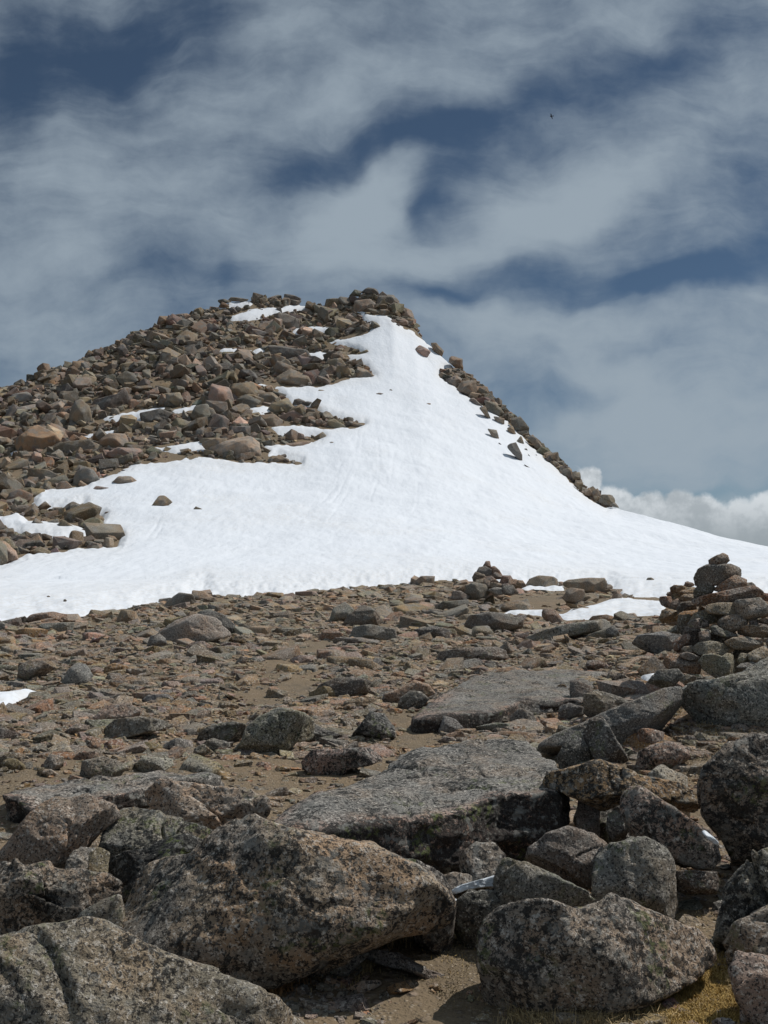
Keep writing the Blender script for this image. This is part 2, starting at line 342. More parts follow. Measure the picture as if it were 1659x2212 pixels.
# label, tint, lichen, Y of its front foot (0 = from the ground), thickness ratio, space, outline
NEAR = [
('huge speckled grey and pink boulder filling the bottom left corner','t',.6,3.0,.8,'A','-400,840 -100,800 0,795 100,795 250,775 350,755 430,760 520,800 600,850 720,900 850,950 900,975 1000,1010 1100,1070 1200,1130 1290,1190 1330,1300 1200,1500 0,1600 -400,1500'),
('big broad grey and pink boulder left of centre with dark lichen on its face','t',.74,3.85,1.0,'A','470,740 500,660 540,590 590,520 620,470 700,430 800,420 900,370 1000,310 1100,300 1180,340 1240,360 1400,385 1550,420 1660,480 1760,520 1840,600 1875,680 1865,735 1760,750 1650,755 1560,790 1400,850 1320,900 1150,970 1000,1000 880,975 720,930 610,870 520,810 465,770'),
('pink edged boulder at the left edge with a black shaded overhang','p',.8,4.3,.8,'A','-250,480 -60,462 70,470 100,505 200,475 300,485 400,510 480,520 520,560 520,620 440,660 350,700 240,790 100,800 0,810 -250,830'),
('smooth tan pink boulder at the left edge, topmost of the foreground pile','t',.15,4.95,.7,'A','-80,440 0,400 100,320 140,270 200,225 300,190 370,195 400,215 450,195 510,210 540,250 520,290 470,310 400,370 330,420 230,480 110,500 60,460 0,440'),
('pink brown wedge shaped slab pointing left above the grey boulders','p',.4,5.6,.9,'A','625,170 680,115 780,110 950,125 1100,150 1180,200 1150,240 1060,295 900,305 800,275 720,255 660,220 630,195'),
('long lichen covered block between the tan boulder and the broad grey boulder','n',.8,5.0,.8,'A','455,370 490,290 560,255 700,270 850,300 940,330 965,350 900,390 850,395 800,380 700,390 600,410 490,425 460,400'),
('nearly black lichen covered block wedged above the broad grey boulder','d',1.,4.75,.8,'A','420,500 470,440 540,410 620,395 700,365 800,345 885,380 850,420 760,450 640,520 590,570 540,600 500,560 430,520'),
('small brown rounded stone in the gap beside the tan boulder','b',.3,4.7,.9,'A','375,500 385,440 430,410 475,425 470,470 430,510 390,515'),
('low grey stone half hidden under the tan boulder','g',.5,4.8,.9,'A','260,480 300,440 350,405 420,400 400,450 370,490 300,500'),
('low grey slab lying under the left foot of the broad grey boulder','g',.5,3.95,.8,'A','240,800 350,700 450,640 520,615 540,660 540,740 600,850 520,850 400,830 300,830'),
('small upright grey stone in dry grass below the broad boulder','g',.45,0,.9,'A','1365,975 1400,880 1440,840 1500,815 1580,830 1590,880 1530,930 1500,965 1400,985'),
('flat pink stone sunk in dry grass beside the corner boulder','p',.2,0,1.,'A','1105,1000 1130,970 1200,965 1245,980 1235,1010 1170,1030 1110,1020'),
('pink stone lying flat in the soil at the bottom centre','p',.15,0,1.,'A','1500,1020 1560,985 1640,980 1650,1000 1600,1030 1520,1045'),
('cracked grey ledge barely rising from the soil at the bottom centre','g',.4,0,1.2,'A','1560,870 1640,860 1760,890 1850,930 1960,970 1960,1000 1880,1000 1760,950 1620,905'),
('large speckled boulder at the bottom right standing in dry grass','t',.78,3.62,.95,'B','420,800 440,720 510,670 620,640 700,635 800,650 900,650 980,625 1060,650 1150,700 1250,740 1320,760 1390,820 1420,900 1300,985 1150,1060 1000,1120 900,1190 700,1260 520,1220 460,1130 430,1020 415,920'),
('grey wedge shaped boulder leaning behind the bottom right boulder','g',.4,4.35,.9,'B','480,560 500,500 530,455 620,480 700,510 800,560 880,600 930,640 880,680 700,700 620,700 510,690 490,620'),
('greenish grey angular boulder under the leaning slabs','n',.5,4.95,1.,'B','620,470 630,410 700,350 800,320 900,345 970,395 940,440 900,500 885,580 800,570 700,540 640,490'),
('rounded grey boulder with a hollow on its left side','g',.6,4.55,.9,'B','885,520 900,440 980,395 1120,390 1200,430 1230,480 1240,580 1200,630 1080,645 950,620 895,585'),
('small round mossy boulder under the lip of the broad slab','n',.75,4.75,.9,'B','330,460 345,430 400,395 470,395 520,440 515,500 440,540 350,515'),
('pale flat stone beneath the small round mossy boulder','t',.25,4.65,1.,'B','245,530 310,518 400,540 390,575 300,600 260,590'),
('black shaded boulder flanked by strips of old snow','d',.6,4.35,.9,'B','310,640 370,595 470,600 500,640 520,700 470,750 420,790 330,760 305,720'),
('dark curved boulder closing the right end of the broad grey boulder','k',.8,4.3,.8,'B','30,460 100,455 180,490 235,520 255,570 285,620 270,690 220,712 170,700 100,600'),
('orange stained slab propped across the boulders on the right','o',.8,5.35,.9,'B','705,130 730,90 830,65 930,40 1010,55 1060,80 1150,100 1280,130 1360,180 1370,220 1330,265 1250,240 1180,220 1050,225 950,240 850,200 780,165 720,150'),
('slanting dark pink block leaning down to the right under the orange slab','p',.85,4.85,.9,'B','1040,220 1060,180 1120,160 1180,200 1240,230 1320,290 1400,340 1450,400 1470,470 1420,515 1300,500 1220,455 1130,390 1095,340 1050,270'),
('tall dark boulder at the right edge behind the leaning block','p',.85,5.0,.8,'B','1375,180 1390,80 1450,20 1500,-20 1600,-60 1800,-80 1950,100 1950,350 1750,470 1600,520 1530,520 1490,440 1460,380 1400,290 1380,230'),
('blue grey lichen speckled boulder at the right edge below the tall dark one','g',.8,4.2,.8,'B','1435,660 1480,580 1530,510 1600,450 1720,400 1900,450 1900,620 1750,660 1600,700 1500,730 1440,700'),
('pink grey broken boulder at the right edge above the smooth pale rock','p',.5,4.0,.8,'B','1440,790 1500,730 1600,680 1700,650 1900,650 1900,850 1650,865 1520,830'),
('smooth pale pinkish rock at the right edge beside golden grass','p',.08,3.6,.8,'B','1500,940 1525,860 1600,865 1700,880 1850,900 1900,1080 1700,1090 1600,1070 1520,1010'),
('small pale round stone touching the bottom right boulder','l',.2,0,1.,'B','1395,825 1410,808 1440,800 1470,815 1470,840 1430,848'),
('small grey stone at the bottom edge in golden grass','g',.5,0,1.,'B','1415,1160 1440,1145 1490,1145 1515,1165 1500,1200 1420,1200'),
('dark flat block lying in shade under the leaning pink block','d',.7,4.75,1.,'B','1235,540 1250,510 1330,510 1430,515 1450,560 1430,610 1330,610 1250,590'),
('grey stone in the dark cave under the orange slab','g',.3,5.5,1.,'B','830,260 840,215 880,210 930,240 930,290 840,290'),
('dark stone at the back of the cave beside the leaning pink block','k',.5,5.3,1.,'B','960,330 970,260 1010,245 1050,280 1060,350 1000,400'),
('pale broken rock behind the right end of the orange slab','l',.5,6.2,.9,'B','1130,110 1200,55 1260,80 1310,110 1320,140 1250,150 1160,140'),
('added dark rock standing in for shade in the cave below the orange slab','d',.5,5.75,.6,'B','820,300 850,230 960,215 1060,240 1120,320 1130,430 1000,480 880,420'),  # filler rock, added dark to make the gap read as deep shade
# middle distance, right
('broad grey boulder at the right edge below the tall cairn','g',.5,0,.7,'D','1290,600 1290,540 1350,500 1450,490 1550,470 1659,410 1850,370 2000,500 1950,700 1750,730 1500,700 1400,720 1350,670'),
('grey slab sloping down to the left below the tall cairn','g',.5,0,.7,'D','685,770 750,730 850,690 930,650 1000,620 1100,580 1200,540 1280,530 1290,600 1250,650 1200,710 1130,740 1060,790 960,820 870,800 760,820 690,800'),
('pointed dark stone leaning left, larger of the two spikes above the orange slab','d',.6,0,.8,'D','860,730 900,660 930,645 960,680 1000,750 1050,830 1065,880 960,885 920,860 890,800'),
('pointed dark stone, smaller of the two spikes above the orange slab','d',.6,0,.8,'D','750,830 790,760 820,730 860,760 890,800 915,860 850,890 760,890'),
('orange brown block under the edge of the sloping grey slab','o',.3,0,1.,'D','1085,760 1100,710 1150,708 1210,725 1200,775 1120,800 1090,790'),
('pink rock with black lichen between the spikes and the tall dark boulder','p',.7,0,.8,'D','1085,880 1100,810 1160,780 1240,765 1310,790 1325,830 1260,880 1150,900'),
('small pink stone in the grass below the grey boulder','p',.2,0,1.,'D','1490,710 1510,688 1560,690 1585,715 1540,730'),
('upright grey stone standing on end on the wide flat slab','g',.2,0,.6,'D','808,590 803,530 806,500 825,495 850,510 890,522 905,560 890,605 860,615 820,605'),
('lumpy pink and green rock beside the upright stone','n',.3,0,.8,'D','865,640 865,560 920,545 1000,565 1060,590 1040,620 980,640 900,665'),
('dark square stone in front of the upright stone','k',.4,0,.9,'D','755,660 757,610 800,600 860,615 862,665 800,675'),
('dark flat topped stone at the left foot of the wide flat slab','k',.5,0,.9,'D','378,670 390,630 450,628 530,660 540,685 450,690'),
('grey rounded stone below the wide flat slab','g',.4,0,.9,'D','540,690 545,655 590,620 640,640 665,690 600,705'),
('long flat grey stone in front of the rounded one','g',.5,0,1.,'D','400,700 480,683 560,688 572,708 500,725 420,725'),
('blue grey pointed stone beside the bare soil','g',.1,0,.9,'D','235,725 245,690 260,655 310,668 345,710 300,735'),
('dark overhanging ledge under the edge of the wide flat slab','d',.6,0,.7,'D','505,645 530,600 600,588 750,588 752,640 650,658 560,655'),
('brown pebble beside the bare soil left of the broad slab','b',.2,0,1.,'D','300,775 320,745 360,750 365,775 330,790'),
('pinkish flat stone beside the brown pebble','p',.2,0,1.,'D','230,765 260,742 300,745 320,765 270,772'),
('broad dark humped boulder in the middle of the stony flat','k',.4,0,.6,'D','340,275 370,220 450,205 520,212 600,235 600,275 500,295 400,298'),
('long low grey slab tilted up to the right beyond the humped boulder','g',.4,0,.7,'D','605,315 700,280 800,255 950,235 1040,240 1035,268 900,295 700,330 640,330'),
('dark pointed stone standing at the end of the long low slab','d',.2,0,.9,'D','948,315 960,280 990,260 1015,290 1018,318'),
('long flat dark slab with a pink front edge','k',.5,0,.7,'D','200,405 240,375 350,360 480,355 550,375 545,405 400,418 250,418'),
('wide low grey slab left of the tall cairn','g',.45,0,.7,'D','1075,340 1100,305 1200,290 1310,300 1320,380 1200,385 1120,370'),
('orange stone lying on the stony flat above the wide slab','o',.1,0,.9,'D','440,498 500,450 560,440 620,465 570,485 490,503'),
('orange flat stone beside the slabs left of the tall cairn','o',.1,0,1.,'D','865,400 890,388 940,392 960,408 920,415 880,412'),
('reddish rock heap piece on the stony flat left of the tall cairn','r',.1,0,1.,'D','870,440 880,415 930,412 965,435 930,458'),
('dusty pink boulder near the left end of the wide flat slab','p',.5,0,.8,'D','-20,600 0,560 60,540 130,500 190,520 220,555 190,570 120,590 40,610'),
('round dark stone at the left end of the wide flat slab','k',.4,0,.9,'D','60,610 75,575 110,545 160,550 195,580 160,620 90,630'),
('dark stone in the trail beside the sandy patch','d',.3,0,.9,'D','120,312 135,280 215,265 292,285 295,315 200,325'),
('squat brown stone resting on dirt before the small cairn','b',.2,0,.8,'D','400,142 420,115 510,118 522,148 440,155'),
('long brown boulder on the bare dirt right of the small cairn','b',.25,0,.7,'D','505,190 520,165 600,158 650,180 645,203 520,205'),
('smooth tan boulder at the snow edge, left of the pair beyond the dirt','t',.1,0,.8,'D','610,95 630,62 670,47 730,52 770,75 740,98 650,100'),
('long tan boulder at the snow edge, right of the pair beyond the dirt','t',.12,0,.7,'D','775,80 800,65 900,57 950,58 968,85 955,118 900,128 850,112 790,98'),
('tan four sided block in front of the long tan boulder','t',.1,0,.8,'D','770,142 800,100 865,108 862,150 822,178 790,165'),
('small tan stone tucked beside the four sided block','t',.1,0,1.,'D','860,162 868,122 930,125 925,158'),
('dark brown angular boulder at the tip of the thin snow patch','b',.2,0,.8,'D','680,222 690,190 740,195 775,238 772,258 710,252'),
('tan stone standing in the thin snow patch','t',.1,0,.9,'D','795,213 820,190 880,183 895,207 840,215'),
('brown stone poking out of the snow right of the tan pair','b',.1,0,.9,'D','1093,105 1105,82 1150,80 1160,95 1130,107'),
('reddish upright shard at the end of the dirt strip','r',.1,0,.9,'D','980,158 990,125 1010,108 1030,130 1025,155'),
('orange brown boulder on the far side of the stones left of the cairn','o',.1,0,.8,'D','875,240 900,222 960,215 1010,232 990,245 920,248'),
('pink flat boulder near the cairn at the edge of the snow patch','p',.1,0,.8,'D','1010,235 1040,212 1090,208 1095,228 1050,240'),
# middle distance, left
('pale domed boulder on the left of the stony flat','l',.15,0,.8,'C','640,345 680,300 760,240 850,215 930,230 980,275 990,305 900,335 800,350 700,345'),
('dark slab leaning on the right side of the pale domed boulder','d',.2,0,.5,'C','840,205 900,195 960,212 1020,262 1025,295 985,305 960,268 900,232'),
('brown block at the right foot of the pale domed boulder','b',.3,0,.9,'C','1025,290 1035,255 1090,250 1115,285 1080,300'),
('grey stone at the left foot of the pale domed boulder','g',.3,0,.9,'C','635,350 650,310 690,298 715,320 720,350 670,358'),
('reddish stone lying in front of the pale domed boulder','r',.4,0,.8,'C','790,365 830,335 880,330 920,355 890,370 830,372'),
('grey angular boulder at the snow edge on the left','g',.15,0,.8,'C','705,182 730,150 775,120 830,128 850,160 800,185'),
('small dark block at the snow edge beside the grey angular boulder','d',.1,0,.9,'C','835,140 840,117 870,118 880,135 860,150'),
('reddish long boulder at the snow edge on the far left','r',.1,0,.7,'C','110,245 130,215 230,203 290,215 292,242 200,255'),
('small reddish block left of the reddish long boulder','r',.1,0,.9,'C','45,270 55,228 90,230 98,272'),
('grey stone at the left end of the snow edge','g',.2,0,.9,'C','-30,285 0,240 22,255 20,285'),
('grey flat stone below the reddish long boulder','g',.2,0,.9,'C','150,285 180,255 260,250 320,250 310,285 230,295'),
('long dark rock shading the soil beside the sandy trail','d',.4,0,.7,'C','1345,578 1380,520 1450,490 1550,488 1632,510 1605,550 1500,568'),
('grey triangular stone on the left with a pink top corner','g',.1,0,.7,'C','262,525 290,460 330,422 372,430 402,480 372,512 300,535'),
('orange long stone right of the grey triangular one','o',.1,0,.7,'C','445,475 455,440 490,425 560,440 550,465 480,475'),
('brown rounded boulder near the left edge above the snow scrap','b',.4,0,.7,'C','75,505 80,440 130,410 190,418 235,450 165,495'),
('grey boulder, left one of two near the end of the rock band','g',.2,0,.8,'C','1420,250 1440,190 1490,160 1530,195 1495,255'),
('dark grey angular boulder beside it in the rock band','k',.3,0,.8,'C','1480,262 1510,215 1570,172 1620,200 1655,245 1600,270'),
('long grey boulder in front of the two in the rock band','g',.3,0,.7,'C','1505,315 1530,270 1600,258 1705,278 1715,320 1600,330'),
('flat grey slab before the sandy trail on the right','g',.2,0,.8,'C','1420,335 1450,315 1560,315 1650,330 1560,345 1450,345'),
('brown pink block at the right side of the rock band','r',.2,0,.8,'C','1375,325 1395,285 1440,275 1485,300 1440,330'),
('long dark grey boulder on the left behind the near slabs','k',.5,0,.7,'C','437,755 450,700 500,668 600,658 700,672 750,695 650,725 560,745 480,762'),
('split dark boulder left of the central brown one','d',.6,0,.8,'C','852,755 860,735 900,700 1000,678 1062,690 1052,745 990,778 900,765'),
('brown broad boulder in the centre with a black lichen face','n',.6,0,.7,'C','985,825 1050,760 1070,700 1120,658 1200,618 1290,635 1360,670 1400,700 1390,760 1280,765 1260,790 1200,815 1150,820 1100,810 1020,835'),
('dark slab tilted right behind the brown broad boulder','d',.7,0,.7,'C','1260,740 1270,700 1330,680 1400,710 1500,745 1512,768 1400,772'),
('black lichen spotted rock at the left end of the wide flat slab','d',.8,0,.8,'C','1500,760 1560,690 1600,635 1660,645 1702,700 1705,745 1600,768'),
('pink rock with black patches above the broad slab','p',.85,0,.7,'C','1308,850 1350,800 1450,800 1600,788 1655,830 1600,865 1500,885 1480,912 1370,920 1312,880'),
('low pink slab on the left with a few dark spots','p',.2,0,.8,'C','405,660 460,610 560,598 605,630 595,665 470,692'),
('pink grey rounded stone on the left','p',.3,0,.9,'C','280,720 330,688 387,695 382,735 300,740'),
('flat pale slab sunk in the soil on the left','l',.25,0,.8,'C','550,885 620,830 740,838 752,865 700,895 580,905'),
('grey lichen covered slab at the far left of the foreground','g',.5,0,.8,'C','345,915 360,850 440,828 540,858 555,905 440,940'),
('dark rounded stone in front of the split dark boulder','k',.4,0,.9,'C','865,780 920,748 990,770 1002,805 930,815'),
('small brown stone left of the dark rounded one','b',.3,0,.9,'C','832,815 840,795 880,775 927,812 870,835'),
('flat grey stones piled low above the pink slab','g',.3,0,.9,'C','608,592 640,563 720,558 752,582 700,600'),
('pale oval stone lying beside the sandy trail','l',.05,0,.8,'C','1013,428 1040,395 1070,398 1062,425 1030,434'),
('brown stone beside the long dark rock','b',.3,0,.8,'C','1482,620 1490,590 1560,573 1632,580 1642,602 1560,625'),
('orange rounded stone near the left edge','o',.15,0,.9,'C','60,800 55,775 120,762 137,790 100,805'),
('pink knobbly rock near the left edge','p',.2,0,.8,'C','180,890 195,850 220,820 275,828 272,872 220,895'),
('yellowish brown rock cut by the left edge','b',.3,0,.8,'C','-40,870 0,825 60,808 102,850 62,885 0,880'),
('brown slab standing by the sandy trail','b',.2,0,.8,'C','1145,575 1150,540 1200,538 1245,548 1240,572 1190,578'),
]
SLABS = [ # top outline, plane z at Y0, slope of the top per metre of Y, thickness
('broad flat grey slab in the foreground with a pink lip and dark green lichened front','g',.75,'V','545,1795 600,1755 700,1700 830,1650 900,1620 1000,1590 1080,1583 1150,1595 1200,1640 1222,1690 1215,1712 1080,1722 1000,1745 870,1768 700,1785',.36,5.3,.055,.42),
('wide flat grey slab sunk in the stony flat left of the upright stone','g',.7,'D','110,650 200,580 260,540 400,480 550,460 700,450 800,450 900,462 1000,470 1100,500 1175,530 1100,575 1000,600 900,600 800,590 700,600 560,595 510,640 400,650 250,665 150,670',.12,9.8,.0,.3),
('long thin grey slab with a black speckled edge, left of the foreground','g',.7,'A','25,185 60,135 160,110 400,88 560,85 700,62 800,66 940,75 965,92 850,112 780,108 700,130 560,160 400,190 250,205 150,235 100,225 90,205 30,205',.16,7.2,.02,.24),
]
CAIRN = [
('small reddish stone on the very top of the tall cairn','r',.05,10.2,'1092,260 1110,245 1220,195 1265,215 1280,265 1240,300 1130,322 1100,305'),
('thick oval grey capstone just under the top stone of the tall cairn','k',.15,10.15,'965,430 1000,350 1080,312 1300,303 1400,350 1415,390 1385,425 1290,440 1200,490 1100,500 985,500'),
('reddish wedge under the right end of the capstone','r',.1,10.1,'1150,545 1195,490 1340,410 1480,470 1440,510 1400,530 1200,560'),
('thin grey stone to the right of the reddish wedge','g',.3,10.2,'1390,520 1400,490 1500,472 1535,500 1530,520 1440,530'),
('dark block under the left end of the capstone','d',.2,10.15,'950,545 1000,498 1100,488 1145,525 1100,590 950,625'),
('long reddish brown slab lying across the upper part of the cairn','r',.3,9.95,'940,640 1060,600 1300,545 1500,512 1580,565 1592,600 1540,640 1300,655 1150,680 1000,695 950,668'),
('pale grey green stone under the middle of the long slab','n',.55,9.85,'1060,740 1090,690 1160,678 1300,670 1355,780 1250,785 1100,770'),
('large pyramid shaped grey stone at the right under the long slab','g',.5,9.8,'1310,690 1370,650 1450,645 1570,628 1650,700 1650,770 1500,832 1400,812 1330,740'),
('reddish stone at the right edge beside the long slab','r',.1,10.2,'1575,600 1620,580 1720,590 1720,680 1600,668'),
('black and white speckled stone on the left of the cairn middle','g',.85,9.85,'890,870 920,838 1000,822 1078,850 1082,900 980,915 900,900'),
('dark angular stone in the middle of the cairn','k',.6,9.8,'1180,870 1190,840 1280,780 1400,800 1475,860 1400,925 1290,945 1200,905'),
('dark stone with a pale frosted top, left of the cairn centre','g',.7,9.75,'1105,910 1150,880 1200,915 1300,955 1355,985 1250,1003 1130,968'),
('long brown stone at the right of the cairn middle','b',.3,9.75,'1378,950 1430,892 1560,885 1720,890 1720,985 1500,998 1390,975'),
('speckled square stone left of the frosted stone','g',.8,9.75,'995,960 1080,928 1108,980 1102,1055 1010,1058'),
('reddish brown block at the left side of the cairn','r',.2,9.85,'738,1055 790,1010 870,978 905,1000 880,1080 800,1145 760,1125'),
('small grey stone in the left side of the cairn','g',.3,9.75,'828,1118 850,1095 920,1085 935,1140 860,1155'),
('broad brown green stone across the lower cairn','n',.5,9.65,'928,1110 1000,1060 1120,1043 1290,1085 1325,1130 1180,1185 1000,1165'),
('long dark stone across the right of the lower cairn','k',.5,9.65,'1255,1050 1330,1008 1450,1003 1600,1055 1638,1085 1500,1115 1350,1115 1280,1080'),
('flat grey stone low on the left of the cairn','g',.5,9.6,'808,1165 880,1148 990,1188 1005,1218 900,1222 830,1198'),
('large smooth reddish stone at the left base of the cairn','r',.15,9.6,'660,1245 690,1200 730,1165 820,1185 1000,1228 1045,1280 1020,1350 850,1340 700,1298'),
('large heart shaped brown boulder at the base of the cairn','n',.5,9.4,'1012,1235 1050,1178 1150,1168 1210,1195 1250,1165 1340,1185 1360,1340 1200,1405 1050,1315'),
('pinkish tan block at the lower right of the cairn','p',.1,9.4,'1475,1160 1600,1098 1665,1130 1640,1200 1530,1250 1480,1215'),
('knobbly grey green stone left of the pinkish tan block','n',.6,9.45,'1365,1225 1395,1160 1470,1168 1485,1220 1390,1265'),
('dark stone under the pinkish tan block','d',.4,9.35,'1355,1295 1400,1260 1500,1238 1565,1268 1440,1330'),
('black wedge shaped rock at the left foot of the cairn','d',.3,9.3,'510,1435 600,1328 780,1315 835,1380 740,1465 640,1485'),
('small dark stone at the foot of the cairn beside the black wedge','k',.4,9.2,'805,1425 870,1365 960,1382 965,1430 880,1440'),
('thin grey stone at the right edge above the long brown stone','g',.4,9.85,'1478,860 1500,838 1565,828 1575,878 1500,888'),
('flat reddish stone at the right edge of the cairn middle','r',.2,9.8,'1568,835 1640,815 1730,815 1730,885 1580,865'),
('dark stone at the right edge of the lower cairn','k',.4,9.7,'1640,1060 1670,990 1760,1000 1780,1100 1680,1110'),
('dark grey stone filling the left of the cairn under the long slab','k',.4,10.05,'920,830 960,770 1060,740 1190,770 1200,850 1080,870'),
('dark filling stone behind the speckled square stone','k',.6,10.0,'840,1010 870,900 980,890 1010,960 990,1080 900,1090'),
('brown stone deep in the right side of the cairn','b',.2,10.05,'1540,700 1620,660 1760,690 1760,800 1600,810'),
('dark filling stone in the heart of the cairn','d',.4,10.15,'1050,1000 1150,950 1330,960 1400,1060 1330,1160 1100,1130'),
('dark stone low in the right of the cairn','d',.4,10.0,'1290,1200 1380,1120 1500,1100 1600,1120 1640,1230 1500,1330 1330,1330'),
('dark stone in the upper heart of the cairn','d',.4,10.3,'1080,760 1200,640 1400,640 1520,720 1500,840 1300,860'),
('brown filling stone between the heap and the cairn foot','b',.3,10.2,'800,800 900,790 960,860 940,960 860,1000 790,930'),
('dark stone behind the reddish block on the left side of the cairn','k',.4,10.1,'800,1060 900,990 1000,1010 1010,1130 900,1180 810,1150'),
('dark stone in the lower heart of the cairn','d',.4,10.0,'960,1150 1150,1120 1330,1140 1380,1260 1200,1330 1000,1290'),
# the reddish heap behind its left shoulder
('pink block on top of the reddish heap behind the tall cairn','r',.05,11.0,'718,525 755,500 850,508 855,560 730,575'),
('small rounded stone at the peak of the reddish heap','r',.05,11.1,'850,505 865,472 890,466 930,480 950,500 900,520'),
('flat brown stone across the reddish heap','b',.1,10.9,'785,590 830,550 950,535 1000,560 950,600 800,608'),
('narrow stone sticking out left from the reddish heap','r',.05,11.0,'675,592 690,570 725,568 740,595 700,605'),
('pointed reddish stone at the left tip of the heap','r',.05,10.9,'616,655 620,615 650,612 720,615 742,670 700,718 635,690'),
('dark red leaning stone in the heap','r',.1,10.8,'700,690 780,635 835,660 810,750 730,760'),
('large grey brown stone at the left foot of the heap','b',.2,10.7,'608,825 640,750 700,712 775,755 790,840 650,862'),
('black stone with a pale lower edge in the heap','d',.4,10.6,'780,730 830,665 930,660 985,700 970,745 800,755'),
('flat orange stone low in the heap','o',.2,10.5,'775,805 830,760 970,740 985,785 900,830 790,835'),
('orange upright shard between the heap and the cairn','o',.1,10.3,'975,790 1000,693 1055,735 1045,785'),
('brown stone in the upper heap beside the dark block','b',.2,10.8,'800,640 850,590 950,590 960,640 900,665'),
('brown stone at the back of the reddish heap','b',.2,11.3,'700,600 760,540 880,520 980,540 990,700 850,740 730,690'),
('dark stone low at the back of the reddish heap','k',.2,11.2,'680,760 760,690 900,700 990,730 1000,860 800,900 690,860'),
('grey wedge in the gap below the heap','k',.2,10.3,'690,940 800,875 880,880 870,965 760,965'),
]
